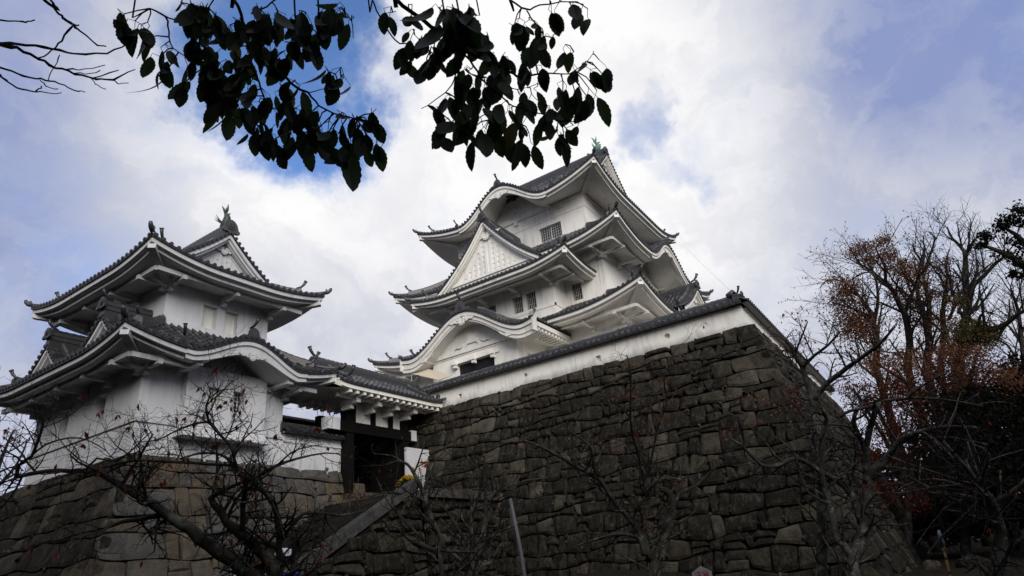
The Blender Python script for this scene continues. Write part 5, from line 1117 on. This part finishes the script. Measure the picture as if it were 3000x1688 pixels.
limb_tree('bare_tree', 'pale leafless tree far right against the low cloud', 62, [[(3010, 1500, 10), (3010, 1200, 9), (2995, 1000, 6), (2980, 900, 4), (2960, 850, 3)], [(3000, 1020, 4), (2960, 960, 3), (2930, 940, 2)], [(3005, 1100, 4), (2950, 1010, 3), (2900, 990, 2)]], 44, PB, nleaf=0, bark=M_BARKD, pmin=.014, wob=.02)
limb_tree('bush', 'reddish bare bush at the far left edge beside the turret rampart', 16, [[(-60, 1700, 9), (-30, 1450, 7), (10, 1330, 4), (40, 1260, 2)], [(-30, 1450, 5), (50, 1360, 3), (80, 1290, 2)], [(-35, 1470, 5), (-10, 1290, 3), (0, 1220, 2)]], 45, [(.3, .8, .7, .15, .2), (.14, .4, .65, .08, .3), (.08, .2, .6, .02, .3)], nleaf=.15, cat='bush')

# ---- broad-leaved branches hanging over the photographer
def hanging_branches():
    rnd = random.Random(5); k = 1 / 2.576; r0 = 2.45
    rr = lambda x, y: r0 * (1 + .07 * math.sin(x * .004) + .06 * math.sin(y * .007 + 1))
    node = V3(-.9, .55, 3.9); trunk = [V3(1.5, -2.2, -1.7), V3(1.45, -2.1, .5), V3(1.2, -1.7, 2.2), V3(.5, -.9, 3.3), node]
    br = [[(687, -60, 9), (687, 0, 8), (699, 23, 8), (720, 82, 8), (757, 124, 8), (788, 171, 8), (831, 221, 7), (866, 256, 7), (904, 272, 6), (936, 311, 5), (1000, 338, 4), (1045, 347, 3)],
          [(718, 85, 6), (730, 163, 6), (749, 217, 5), (772, 280, 5), (784, 307, 4), (854, 338, 3)], [(784, 300, 4), (775, 340, 3), (750, 365, 2)], [(400, -30, 4), (440, 25, 4), (485, 48, 5), (493, 93, 4), (508, 140, 3), (560, 175, 2)], [(485, 48, 4), (530, 60, 3), (590, 40, 3), (640, -20, 4)],
          [(566, 20, 4), (580, 70, 5), (588, 85, 5), (585, 150, 4), (600, 200, 2)], [(597, 20, 5), (588, 85, 5)], [(736, 40, 4), (780, 20, 4), (830, -20, 4)], [(904, 272, 3), (960, 258, 2), (1000, 225, 2)],
          [(1150, -60, 12), (1163, 0, 11), (1217, 43, 11), (1264, 78, 11), (1311, 113, 10), (1357, 148, 9), (1411, 171, 8), (1466, 194, 8), (1505, 217, 7), (1532, 227, 7), (1575, 217, 5), (1668, 217, 3)],
          [(1357, 152, 6), (1388, 194, 6), (1419, 241, 5), (1466, 280, 5), (1505, 311, 4), (1575, 330, 4), (1606, 345, 3), (1640, 357, 2)], [(1349, 163, 5), (1330, 233, 4), (1303, 272, 3), (1233, 320, 2)], [(1075, -40, 4), (1089, 0, 4), (1113, 50, 4), (1140, 93, 4), (1171, 126, 4), (1194, 128, 3)],
          [(1480, -40, 5), (1497, 0, 5), (1543, 29, 5), (1582, 16, 4), (1668, 4, 3)], [(1543, 31, 4), (1563, 62, 4), (1594, 95, 3), (1580, 130, 2)], [(1130, 40, 2), (1160, 35, 2)], [(1260, 150, 3), (1215, 100, 2)], [(1440, 240, 3), (1432, 300, 3), (1440, 350, 2)], [(1480, 215, 4), (1490, 255, 3), (1530, 260, 2), (1575, 245, 2)],
          [(1668, 217, 3), (1720, 180, 2), (1740, 150, 2)], [(1622, 214, 3), (1680, 152, 2)], [(1535, 320, 3), (1530, 365, 2)], [(1012, 40, 4), (1030, 60, 3), (1035, 110, 2)], [(860, -30, 5), (880, 40, 4), (905, 95, 3)], [(930, -30, 5), (950, 40, 4)], [(1330, -40, 5), (1330, 40, 4), (1310, 60, 3)], [(1290, -40, 5), (1285, 20, 4)], [(1390, -40, 4), (1380, 40, 3), (1400, 110, 2)]]
    segs = []; mb = MB(); mb.tube(trunk, [.2, .17, .13, .1, .06], 10)
    for l in br:
        pts = [at(x, y, rr(x, y)) for x, y, _ in l]; rad = [w * .5 * rr(x, y) / F_PX for x, y, w in l]
        if l[0][1] < 0: pts = [node, (node + pts[0]) / 2 + V3(0, 0, .1)] + pts; rad = [max(.02, rad[0] * 1.6), rad[0] * 1.3] + rad
        q = [pts[0]]; qr = [rad[0]]
        for i in range(len(pts) - 1):
            a, b = pts[i], pts[i + 1]; p0 = pts[i - 1] if i else a; p3 = pts[i + 2] if i + 2 < len(pts) else b
            for j in (1, 2, 3):
                t = j / 3; q.append(.5 * ((2 * a) + (-p0 + b) * t + (2 * p0 - 5 * a + 4 * b - p3) * t * t + (-p0 + 3 * a - 3 * b + p3) * t ** 3) + rdir(rnd) * .0025); qr.append(rad[i] * (1 - t) + rad[i + 1] * t)
        mb.tube(q, qr, 7); segs += q[9 if l[0][1] < 0 else 0:]
    segs = np.array(segs); lf = MB()
    CL = """345,45,4,1.15 385,70,3,1 430,75,3,1.2 415,110,2,1.2 480,130,3,.8 460,172,3,.9 485,215,4,1 530,250,2,1.1 540,170,3,.8 575,125,4,.7 590,100,3,.8 620,170,4,.9 600,210,5,1 640,225,5,1.1 620,270,4,1.1 655,275,4,1.1 690,230,5,1 700,180,4,.9 660,140,3,.9 640,60,4,1.1 600,25,5,1.2 560,15,4,1.1 520,5,3,1.1 665,75,3,1 700,60,4,1 680,100,3,1 760,30,5,1.2 790,60,5,1.2 820,40,5,1.2 800,110,5,1.1 840,140,4,1.1 865,60,5,1.1 900,35,5,1.2 870,110,4,1.1 930,60,5,1.1 965,30,5,1.1 990,20,4,1.1 790,160,3,1.1 845,165,2,1.1 900,90,3,1 940,100,3,1
630,325,2,1.2 675,340,2,1.1 735,335,3,.7 770,260,3,.9 780,330,3,.8 755,300,3,.9 820,265,3,1 870,240,3,1 840,300,4,1 870,310,4,1.1 795,395,3,1 775,400,2,1 805,420,1,1.1 840,440,1,1.3 870,400,4,1.1 905,405,3,1 940,425,2,1.1 950,450,1,1.2 985,405,2,1.1 960,360,3,.8 1000,190,3,.8 1010,225,2,.8 960,205,3,.8 970,240,2,.8 820,380,2,.7 760,375,2,.6 910,330,4,.9 930,360,3,.9
1040,50,1,.9 1010,20,3,.9 1010,330,3,.7 1040,350,2,.7 1100,330,3,.8 1095,370,3,.7 1050,420,1,1.5 1090,420,2,1.1 1130,400,2,1.3 1155,405,1,1 1020,400,2,1 1075,370,3,.8
1145,15,2,1.2 1210,10,2,1.1 1290,30,4,1.6 1330,20,5,1.6 1380,25,4,1.6 1300,70,3,1.2 1345,60,3,1.3 1400,45,3,1.3 1215,85,2,.9 1200,155,4,.9 1235,125,3,.9 1260,170,3,1 1290,180,2,1.1 1248,215,1,1.2 1270,140,3,.9 1330,105,3,.9 1350,145,3,.9 1370,90,3,.9 1400,120,4,1 1440,110,4,1 1430,150,4,.9 1470,160,4,1 1500,90,3,1.1 1520,60,3,1.1 1550,60,3,.9 1490,180,3,1.1 1540,170,3,1.1 1570,185,2,1.3 1565,135,2,1 1590,100,3,.9 1600,150,2,1 1620,110,2,.8 1650,125,2,.8
1380,205,3,.9 1350,235,3,1 1335,285,4,1 1420,230,4,1 1460,225,4,1.1 1400,255,3,1 1440,265,3,1.1 1380,300,3,1 1290,330,3,1.2 1300,360,1,1 1340,370,3,1.1 1360,330,3,1.1 1400,340,3,1 1430,345,3,1 1460,350,2,1.2 1490,300,3,.9 1520,275,3,.9 1560,280,2,.9 1575,255,1,1 1600,300,3,1 1500,330,2,1 1545,345,2,.9 1370,385,2,1.2 1315,385,1,.9 1420,380,1,1.1
1490,370,2,1.3 1525,395,2,1.3 1555,395,2,1.2 1590,370,1,1.1 1620,330,2,1 1650,290,3,1 1690,290,3,1.1 1705,260,3,1.1 1650,240,2,1 1735,270,2,1.4 1765,280,1,1.4 1740,310,1,1.4 1680,185,2,.9 1710,190,2,1.2 1755,205,1,1.3 1760,180,1,1.3 1785,235,1,1.2 1630,395,2,1.3 1655,410,1,1.4 1690,370,1,1.3 1680,400,1,.9 1700,360,1,.9
1635,10,1,1.5 1680,30,1,1.6 1720,15,1,1.6 1735,30,1,1.4 1615,5,2,1.1 570,45,3,.9 620,120,3,.9 655,180,4,.9 720,130,2,.8 745,95,2,.9 665,215,4,1 720,250,3,.9 710,300,2,.8 700,215,3,.9""".split()
    for tok in CL:
        x, y, n, sc = [float(v) for v in tok.split(',')]; c = at(x, y, rr(x, y)); i = np.argmin(((segs - c) ** 2).sum(1)); a = segs[i]
        c = c + (a - c) * .2 + V3(0, 0, .0); mid = (a + c) / 2 + V3(0, 0, .012) + rdir(rnd) * .006
        if x > 200: mb.tube([a, mid, c], [.0030, .0024, .0020], 5, caps=False)
        for _ in range(max(1, int(n * 1.0 + rnd.random() * .9))):
            L = .090 * (.3 + .7 * sc) * rnd.uniform(.62, 1.15); w = L * rnd.uniform(.21, .30)
            d = -UP * rnd.uniform(.5, 1) + RT * rnd.uniform(-.5, .5) + FW * rnd.uniform(-.4, .3) + V3(0, 0, -.2); d /= np.linalg.norm(d)
            nn = FW * -1 + rdir(rnd) * .75; s = np.cross(d, nn); s /= np.linalg.norm(s); u = np.cross(s, d)
            p = c + rdir(rnd) * .028; b = p + d * .018 + RT * rnd.uniform(-.01, .01); mb.tube([c, p + d * .006, b], [.0014, .0012, .0012], 4, caps=False)
            bend = rnd.uniform(-.35, .6) if rnd.random() > .07 else rnd.uniform(.9, 1.5); fold = rnd.uniform(.05, .35); tn = rnd.random() ** 1.6 * .7 if rnd.random() < .97 else .95
            N_ = 13; mids, Ls, Rs = [], [], []
            for j in range(N_ + 1):
                t = j / N_; prof = (math.sin(math.pi * t ** .92)) ** .75 * (1 + .10 * (t - .45)); ser = 1 + (.07 if j % 2 else -.03) * (1 if .2 < t < .97 else 0)
                m_ = b + d * L * t + u * (bend * L * t * t); ww = w * prof * ser if j < N_ else 0
                mids.append(m_); Ls.append(m_ + s * ww + u * ww * fold); Rs.append(m_ - s * ww + u * ww * fold)
            lf.grid([mids, Ls], tone=tn, smooth=True); lf.grid([mids, Rs], tone=tn, smooth=True)
    cr = MB()                                                     # unseen rest of the crown, added above and behind to shade the leaves
    for _ in range(190):
        e = V3(rnd.uniform(-5, 7), rnd.uniform(-8, .2), 0); e[2] = rnd.uniform(3.6 if e[1] > -2.2 else 1.4, 7); mb.tube([node * .3 + trunk[3] * .7, (e + trunk[3]) / 2 + V3(0, 0, .3), e], [.03, .02, .006], 4, caps=False)
        for _ in range(60): leaf_quad(cr, e + rdir(rnd) * rnd.uniform(.1, .75), rdir(rnd) + V3(0, 0, -.5), rdir(rnd), rnd.uniform(.10, .16), .035, rnd.random() * .7)
    t = thing('oak_tree', 'dark serrated-leaved branches hanging into the top of the view', 'tree', (1.5, -2.2, -1.6)); mb.build('branch', M_BARKD, t); lf.build('foliage', M_LFK, t); cr.build('crown', M_LFK, t)
    # leaf buds etc are part of the twigs; the bare boughs on the left belong to another tree
    q = lambda l: [(x / 2.576, y / 2.576, w) for x, y, w in l]
    bare = [q(l) for l in ([(-300, 330, 8), (0, 322, 6), (190, 335, 6), (400, 370, 5), (560, 405, 4), (800, 405, 4), (970, 325, 3), (985, 285, 2)], [(-280, 300, 8), (0, 327, 7), (120, 360, 7), (290, 440, 6), (420, 510, 5), (560, 555, 5), (720, 595, 4), (850, 600, 4), (1025, 518, 2)], [(850, 600, 3), (900, 635, 2), (965, 625, 2)],
        [(-260, 430, 6), (0, 505, 5), (130, 555, 4), (270, 590, 4), (370, 608, 4), (480, 645, 3), (560, 680, 3), (650, 695, 2)], [(-240, 400, 6), (0, 570, 5), (60, 625, 4), (160, 670, 4), (270, 688, 3), (400, 705, 2), (465, 697, 2)],
        [(260, -200, 6), (340, 0, 5), (430, 90, 5), (480, 140, 5), (560, 190, 5), (600, 240, 4), (740, 340, 3), (800, 345, 3)], [(280, -200, 6), (375, 0, 5), (430, 55, 5), (450, 75, 3)], [(480, 135, 4), (560, 185, 3), (600, 188, 3)], [(550, 195, 4), (460, 310, 4), (390, 380, 3), (300, 440, 3)], [(450, 415, 2), (410, 510, 2), (365, 605, 2)],
        [(500, 525, 3), (640, 525, 2), (790, 497, 2)], [(520, 540, 3), (640, 560, 2), (760, 537, 2)], [(700, 590, 3), (890, 530, 2)], [(690, 595, 2), (740, 650, 2), (795, 680, 2)], [(300, 600, 2), (350, 650, 2), (430, 675, 2)], [(270, 688, 3), (320, 650, 3)], [(-250, 130, 5), (0, 150, 4), (110, 155, 3), (190, 175, 3), (262, 148, 3)])]
    mb = MB(); r1 = lambda x, y: 3.0 * (1 + .08 * math.sin(x * .005) + .06 * math.sin(y * .01)); P_MIN[0] = .0012
    node = V3(-3.6, -.9, 2.6); mb.tube([V3(-4.2, -2.2, -1.7), V3(-4.1, -2.0, .8), node], [.14, .12, .06], 9)
    for l in bare:
        pts = [at(x, y, r1(x, y)) for x, y, _ in l]; rad = [w * .5 * r1(x, y) / F_PX for x, y, w in l]
        if l[0][0] < 0 or l[0][1] < 0: pts = [node] + pts; rad = [rad[0] * 1.4] + rad
        pp = [pts[0]]; pr = [rad[0]]
        for i in range(len(pts) - 1):
            for j in (1, 2, 3): t_ = j / 3; pp.append(pts[i] * (1 - t_) + pts[i + 1] * t_ + rdir(rnd) * .004); pr.append((rad[i] * (1 - t_) + rad[i + 1] * t_) * (1.35 if rnd.random() < .16 else 1))
        mb.tube(pp, pr, 6)
    t = thing('bare_tree', 'thin leafless twigs reaching in at the top left corner', 'tree', (-4.2, -2.2, -1.6)); mb.build('branch', M_BARKD, t)
hanging_branches()

# ------------------------------------------------------------------ people on the path to the stairs
def skin_mesh(name, pts, edges, rad, mat, parent, loc, sub=2):
    me = bpy.data.meshes.new(name); me.from_pydata([tuple(p) for p in pts], edges, []); o = bpy.data.objects.new(name, me); C.objects.link(o)
    me.materials.append(mat); md = o.modifiers.new('Skin', 'SKIN'); md.use_smooth_shade = True
    for i, v in enumerate(me.skin_vertices[0].data): v.radius = rad[i] if isinstance(rad[i], tuple) else (rad[i], rad[i]); v.use_root = i == 0
    o.modifiers.new('Subsurf', 'SUBSURF').levels = sub; o.modifiers['Subsurf'].render_levels = sub
    o.parent = parent; return o
M_SKIN = mat_flat('skin', (.38, .24, .17), .6, .3, .08); M_HAIRB = mat_flat('black_hair', (.010, .009, .008), .5, .4, .3, 30); M_HAIRN = mat_flat('brown_hair', (.04, .025, .014), .5, .4, .3, 30)
def person(label, px, py, shirt, trousers, hair, face_dir, h=1.64, hat=None, arm=0):
    d = ray(px, py); r = 8.0
    while r < 30 and ground_z(*(d * r)[:2]) + h < (d * r)[2]: r += .02
    while r < 30 and ground_z(*(d * r)[:2]) + h > (d * r)[2] + .02 and r < 17: r += .02
    p = d * r; g = ground_z(p[0], p[1]); t = thing('person', label, 'person', (p[0], p[1], g)); t.rotation_euler = (0, 0, math.atan2(face_dir[1], face_dir[0]) - math.pi / 2); s = h / 1.7
    V = [(0, 0, .95), (0, 0, 1.12), (0, -.01, 1.32), (0, 0, 1.44), (0, .01, 1.50), (0, .03, 1.60), (0, .02, 1.68)]; E = [(0, 1), (1, 2), (2, 3), (3, 4), (4, 5), (5, 6)]; RD = [(.15, .11), (.14, .10), (.17, .11), (.08, .07), (.052, .055), (.078, .095), (.06, .075)]
    for sx in (-1, 1):
        i = len(V); V += [(sx * .09, 0, .86), (sx * .10, .02, .50), (sx * .10, -.01, .08), (sx * .10, .13, .04)]; E += [(0, i), (i, i + 1), (i + 1, i + 2), (i + 2, i + 3)]; RD += [.085, .058, .042, .035]
        j = len(V); fz = .10 + arm * (sx > 0); V += [(sx * .18, 0, 1.38), (sx * .23, -.02, 1.10), (sx * .21, .10 + .1 * arm, .90 + .15 * arm), (sx * .205, .13 + .12 * arm, .82 + .17 * arm)]; E += [(2, j), (j, j + 1), (j + 1, j + 2), (j + 2, j + 3)]; RD += [.06, .045, .034, .03]
        for f in range(4): V.append((sx * (.205 + (f - 1.5) * .016), .145 + .12 * arm, .735 + .17 * arm + abs(f - 1.4) * .008)); E.append((j + 3, len(V) - 1)); RD.append(.009)
        V.append((sx * .165, .16 + .12 * arm, .79 + .17 * arm)); E.append((j + 3, len(V) - 1)); RD.append(.010)
    V.append((0, .125, 1.585)); E.append((5, len(V) - 1)); RD.append(.014)
    V = [tuple(c * s for c in v) for v in V]; RD = [tuple(c * s for c in q) if isinstance(q, tuple) else q * s for q in RD]
    b = skin_mesh('body', V, E, RD, M_SKIN, t, p)
    TV = [(0, 0, .88), (0, 0, 1.12), (0, -.01, 1.34), (0, 0, 1.43)]; TE = [(0, 1), (1, 2), (2, 3)]; TR = [(.185, .14), (.18, .135), (.195, .135), (.09, .085)]
    for sx in (-1, 1):
        j = len(TV); TV += [(sx * .19, 0, 1.38), (sx * .24, -.02, 1.10), (sx * .215, .10 + .1 * arm, .92 + .15 * arm)]; TE += [(2, j), (j, j + 1), (j + 1, j + 2)]; TR += [.08, .065, .055]
    sh = skin_mesh('jacket', [tuple(c * s for c in v) for v in TV], TE, [tuple(c * s for c in q) if isinstance(q, tuple) else q * s for q in TR], shirt, t, p)
    LV = [(0, 0, .97), (0, 0, .88)]; LE = [(0, 1)]; LR = [(.17, .125), (.165, .125)]
    for sx in (-1, 1): j = len(LV); LV += [(sx * .095, 0, .80), (sx * .10, .02, .50), (sx * .10, -.01, .09)]; LE += [(1, j), (j, j + 1), (j + 1, j + 2)]; LR += [.105, .08, .065]
    skin_mesh('trousers', [tuple(c * s for c in v) for v in LV], LE, [tuple(c * s for c in q) if isinstance(q, tuple) else q * s for q in LR], trousers, t, p)
    hm = MB(); rows = []
    for i in range(9):
        th = math.pi * (.02 + .62 * i / 8); rows.append([(math.sin(th) * math.cos(a) * .105 * s, (math.sin(th) * math.sin(a) * .125 - .012) * s + .015, (1.615 + .118 * math.cos(th)) * s - (.05 * s * max(0, -math.sin(a)) if i > 5 else 0) + (.09 * s * max(0, math.sin(a)) if i > 4 else 0)) for a in np.linspace(0, 2 * math.pi, 19)])
    hm.grid(rows, smooth=True); ho = hm.build('hair', hair); ho.parent = t
    if hat is not None:
        hm = MB(); hm.tube([(0, .01, 1.66 * s), (0, .01, 1.72 * s), (0, .01, 1.77 * s)], [.135 * s, .13 * s, .08 * s], 16); hm.tube([(0, .02, 1.655 * s), (0, .02, 1.665 * s)], [.21 * s, .20 * s], 18); ho = hm.build('hat', hat); ho.parent = t
    for nm, c_, h_ in (('eye', (-.034, .118, 1.615), (.014, .006, .007)), ('eye', (.034, .118, 1.615), (.014, .006, .007)), ('mouth', (0, .118, 1.545), (.025, .006, .005))):
        fm = MB(); fm.box([q * s for q in c_], h_); fo = fm.build(nm, M_HAIRB); fo.parent = t
    return t, p, g
M_SH1 = mat_flat('pale_lilac_cloth', (.68, .62, .72), .9, .1, .1, 8); M_SH2 = mat_flat('navy_cloth', (.02, .022, .03), .9, .1, .1, 8); M_SH3 = mat_flat('blue_cloth', (.02, .05, .30), .8, .2, .1, 8); M_WH = mat_flat('white_cloth', (.8, .8, .82), .9, .1, .06, 8)
person('person in a pale lilac jacket seen from behind at the foot of the stairs', 738, 1622, M_SH1, M_SH2, M_HAIRN, (-.9, .5))
t_, p_, g_ = person('dark-haired person with a white bag on the back climbing ahead of the lilac jacket', 757, 1568, M_SH2, M_SH2, M_HAIRB, (-.8, .6))
bg_ = MB(); rows = []
for i in range(9):
    th = math.pi * i / 8; rows.append([p_ * [1, 1, 0] + V3(0, 0, g_) + V3(.16, -.12, 1.27) + V3(math.sin(th) * math.cos(a) * .15, math.sin(th) * math.sin(a) * .09, math.cos(th) * .2) for a in np.linspace(0, 2 * math.pi, 15)])
bg_.grid(rows, smooth=True); bg_.tube([p_ * [1, 1, 0] + V3(0, 0, g_) + V3(*q) for q in ((.13, -.1, 1.42), (.02, -.02, 1.50), (-.1, .1, 1.40))], .015, 6)
tag(bg_.build('shoulder_bag', M_WH), 'white shoulder bag hanging on the back of the dark-haired person', 'bag')
person('person in a blue jacket and white hat half hidden by the cherry trunk', 832, 1622, M_SH3, M_SH2, M_HAIRB, (-.9, .45), hat=M_WH)

# ------------------------------------------------------------------ small things
M_POLE = mat_flat('flaking_white_paint', (.13, .13, .14), .7, .2, .35, 14); M_YEL = mat_flat('yellow_paint', (.12, .075, .015), .7, .2, .4, 8); M_BLU = mat_flat('pale_blue_plastic', (.10, .13, .16), .6, .3, .2, 8)
m = MB(); a, b = at(1495, 1462, 12.9), at(1560, 1790, 12.4); m.tube([a, a * .5 + b * .5, V3(b[0], b[1], ground_z(b[0], b[1]))], [.032, .036, .04], 10)
tag(m.build('support_pole', M_POLE), 'leaning white pole propping the mossy cherry tree', 'pole')
m = MB(); a, b = at(1493, 1490, 12.95), at(1512, 1606, 12.8); m.tube([a, b], [.015, .015], 8); tag(m.build('support_stick', M_POLE), 'thin grey stick tied beside the leaning white pole', 'stick')
st = thing('marker_stake', 'leaning yellow stake with a pale blue sleeve at the lower right', 'stake', tuple(at(2790, 1720, 14))); a, b, c = at(2749, 1553, 14), at(2763, 1598, 14), at(2795, 1740, 13.8)
m = MB(); m.tube([b, c, c + (c - b) * .5], .022, 8); m.build('pole', M_YEL, st); m = MB(); m.tube([a, a * .7 + b * .3, b], [.015, .04, .042], 10); m.build('sleeve', M_BLU, st)
M_BLK = mat_flat('black_tape', (.015, .015, .015), .7, .2)
m = MB()
for k in (.25, .55, .85): q = b + (c - b) * k; m.tube([q, q + (c - b) * .06], .0235, 8)
m.build('band', M_BLK, st)
def sign():
    r = 11.0; c = at(2052, 1658, r); n = -ray(2052, 1658); n[2] = 0; n /= np.linalg.norm(n); x = np.cross(V3(0, 0, 1), n); z = V3(0, 0, 1); tx = x * math.cos(.06) + z * math.sin(.06) * -1
    t = thing('warning_sign', 'white house-shaped warning board with red and black writing at the bottom edge', 'sign', (c[0], c[1], ground_z(c[0], c[1]))); m = MB(); w, h = .148, .46
    m.prism([(0, 0), (w, -.085), (w, -h), (-w, -h), (-w, -.085)], (c, x, z, n), -.012, .0); m.build('board', mat_flat('sign_white', (.24, .235, .26), .5, .4, .05), t)
    m = MB(); m.aabb(-.03, .03, -.03, .03, 0, .1); m = MB(); g = ground_z(c[0], c[1]); q = c - n * .035; m.box((q[0], q[1], (c[2] - .1 + g) / 2), (.022, .022, (c[2] - .1 - g) / 2)); m.build('post', M_WD, t)
    for txt, dy, size, mt in (('注意', -.165, .115, mat_flat('sign_red', (.20, .012, .016), .6)), ('危険ですから', -.255, .05, M_BLK), ('登らないで', -.325, .05, M_BLK), ('ください', -.395, .05, M_BLK)):
        cu = bpy.data.curves.new('writing', 'FONT'); cu.body = txt; cu.size = size; cu.align_x = 'CENTER'; cu.extrude = .0008; cu.offset = .0012
        o = bpy.data.objects.new('writing_tmp', cu); C.objects.link(o); bpy.context.view_layer.update(); me = bpy.data.meshes.new_from_object(o.evaluated_get(bpy.context.evaluated_depsgraph_get())); bpy.data.objects.remove(o)
        W = bpy.data.objects.new('writing', me); C.objects.link(W); me.materials.clear(); me.materials.append(mt); W.parent = t
        p = c + z * dy + n * .002; M = Matrix(((x[0], z[0], n[0], p[0]), (x[1], z[1], n[1], p[1]), (x[2], z[2], n[2], p[2]), (0, 0, 0, 1))); W.matrix_local = Matrix.Translation(-Vector(t.location)) @ M
sign()
def boulder(label, p, r, seed):
    rnd = random.Random(seed); rows = []; ph = [rnd.uniform(0, 6) for _ in range(4)]
    for i in range(11):
        th = math.pi * i / 10; rows.append([V3(p[0], p[1], ground_z(p[0], p[1])) + V3(math.sin(th) * math.cos(a) * r[0], math.sin(th) * math.sin(a) * r[1], math.cos(th) * r[2]) * (1 + .14 * math.sin(3 * a + ph[0] + th * 2) + .10 * math.sin(5 * th + ph[1] + 2 * a)) for a in np.linspace(0, 2 * math.pi, 19)])
    m = MB(); m.grid(rows, tone=rnd.random()); tag(m.build('boulder', M_ST, None, (p[0], p[1], ground_z(p[0], p[1]))), label, 'rock', 'boulders on the leaf-strewn ground')
for lab, px, py, r, s in (('grey boulder behind the striped stake', 2845, 1632, 36, (.62, .5, .42)), ('low boulder left of the stake by the rampart end', 2722, 1628, 36, (.4, .4, .35)), ('flat stone near the bottom right edge', 2880, 1688, 20, (.45, .3, .18)), ('pale pebble in front of the stake', 2790, 1675, 16, (.12, .1, .08))):
    boulder(lab, at(px, py, r), s, px)
def flowers(name, label, p, n, spread, mat, r, stem=True, pot=.28, cat='potted flowers'):
    rnd = random.Random(len(label)); p = V3(*p); t = thing(name, label, cat, tuple(p)); m = MB(); m.tube([p, p + V3(0, 0, pot)], [.15, .2], 12); m.build('pot', mat_flat('flower_pot', (.05, .03, .022), .7), t)
    st, fl = MB(), MB()
    for _ in range(n):
        d = V3(rnd.gauss(0, spread[0] * .45), rnd.gauss(0, spread[0] * .45), 0); L = np.linalg.norm(d) / spread[0]; q = p + d + V3(0, 0, pot + spread[1] * (1 - .55 * min(L, 1.3) ** 2) * rnd.uniform(.85, 1))
        st.tube([p + V3(0, 0, pot * .9), (p + q) / 2 + V3(0, 0, .1) + d * .2, q], [.008, .007, .006], 4, caps=False); 
        for _ in range(2): leaf_quad(st, p * .4 + q * .6 + rdir(rnd) * .05, rdir(rnd), rdir(rnd), .12, .035, 0)
        rr = r * rnd.uniform(.7, 1.15); tn = rnd.random()
        for k in range(14): leaf_quad(fl, q, rdir(rnd) + V3(0, 0, .5), rdir(rnd), rr, rr * .32, tn)
    st.build('stem', mat_leaf('flower_green', [(.012, .022, .008), (.02, .035, .012)], 0), t); fl.build('bloom', mat, t)
M_FY = mat_leaf('yellow_petal', [(.42, .25, .008), (.60, .38, .012)], .2); M_FO = mat_leaf('orange_petal', [(.45, .14, .02), (.58, .22, .04)], .2)
def onplat(px, py, z): d = ray(px, py); return d * (z / d[2])
fx = lambda px, x, z: (x, (ray(px, 1450) * (x / ray(px, 1450)[0]))[1], z)
flowers('chrysanthemum_pot', 'round mass of yellow chrysanthemums at the head of the stair parapet', fx(1197, -20.6, 3.68), 240, (.50, .55), M_FY, .05, pot=.22)
flowers('chrysanthemum_pot', 'tall orange chrysanthemums standing behind the yellow ones', fx(1243, -21.2, 3.68), 6, (.34, 1.45), M_FO, .14)
flowers('chrysanthemum_pot', 'single stem of orange chrysanthemum left of the taller orange ones', fx(1208, -21.6, 3.68), 3, (.16, 1.25), M_FO, .13)
# folding awning inside the terrace
aw = thing('awning', 'cream fabric awning on a thin metal frame behind the terrace wall', 'awning', (-28, 31.5, 9.4)); m = MB(); yA = 31.2
Q = [np.array(ray(px, py) * (y / ray(px, py)[1])) for px, py, y in ((1250, 1081, 31.9), (1323, 1100, 31.0), (1288, 1114, 30.75), (1205, 1096, 31.3))]
m.add([Q[0], Q[1], Q[2], Q[3]] + [q + V3(0, 0, .03) for q in Q], [(0, 1, 2, 3), (4, 5, 6, 7)]); m.build('canopy', mat_flat('cream_canvas', (.50, .44, .34), .9, .1, .08), aw)
m = MB()
for i in range(4): m.tube([Q[i], Q[(i + 1) % 4]], .025, 6)
for k in (.25, .5, .75): m.tube([Q[0] * (1 - k) + Q[1] * k - V3(0, 0, .03), Q[3] * (1 - k) + Q[2] * k - V3(0, 0, .03)], .018, 6)
for q in (Q[3], Q[2], (Q[0] + Q[1]) / 2): m.tube([q, V3(q[0], q[1] + .2, 9.4)], .022, 6)
m.tube([Q[2] + V3(0, .15, -.5), (Q[0] + Q[1]) / 2], .018, 6); m.build('frame', mat_flat('awning_metal', (.42, .40, .36), .5, .4), aw)
# two pale marker poles inside the dark gateway
for k, (px, y0, y1, lab) in enumerate(((1036, 1305, 1352, 'pale crossed pole standing in the dark gateway'), (1076, 1310, 1342, 'pale upright pole deeper in the dark gateway'))):
    m = MB(); X = -30.0 - k; g = lambda px, py: ray(px, py) * (X / ray(px, py)[0]); a, b = g(px, y0), g(px, y1); m.tube([a, V3(b[0], b[1], 4.36)], .05, 6)
    if k == 0: q = g(px - 9, y0 + 13); w = g(px + 10, y0 + 2); m.tube([q, w], .035, 6)
    tag(m.build('marker_pole', M_POLE), lab, 'pole')
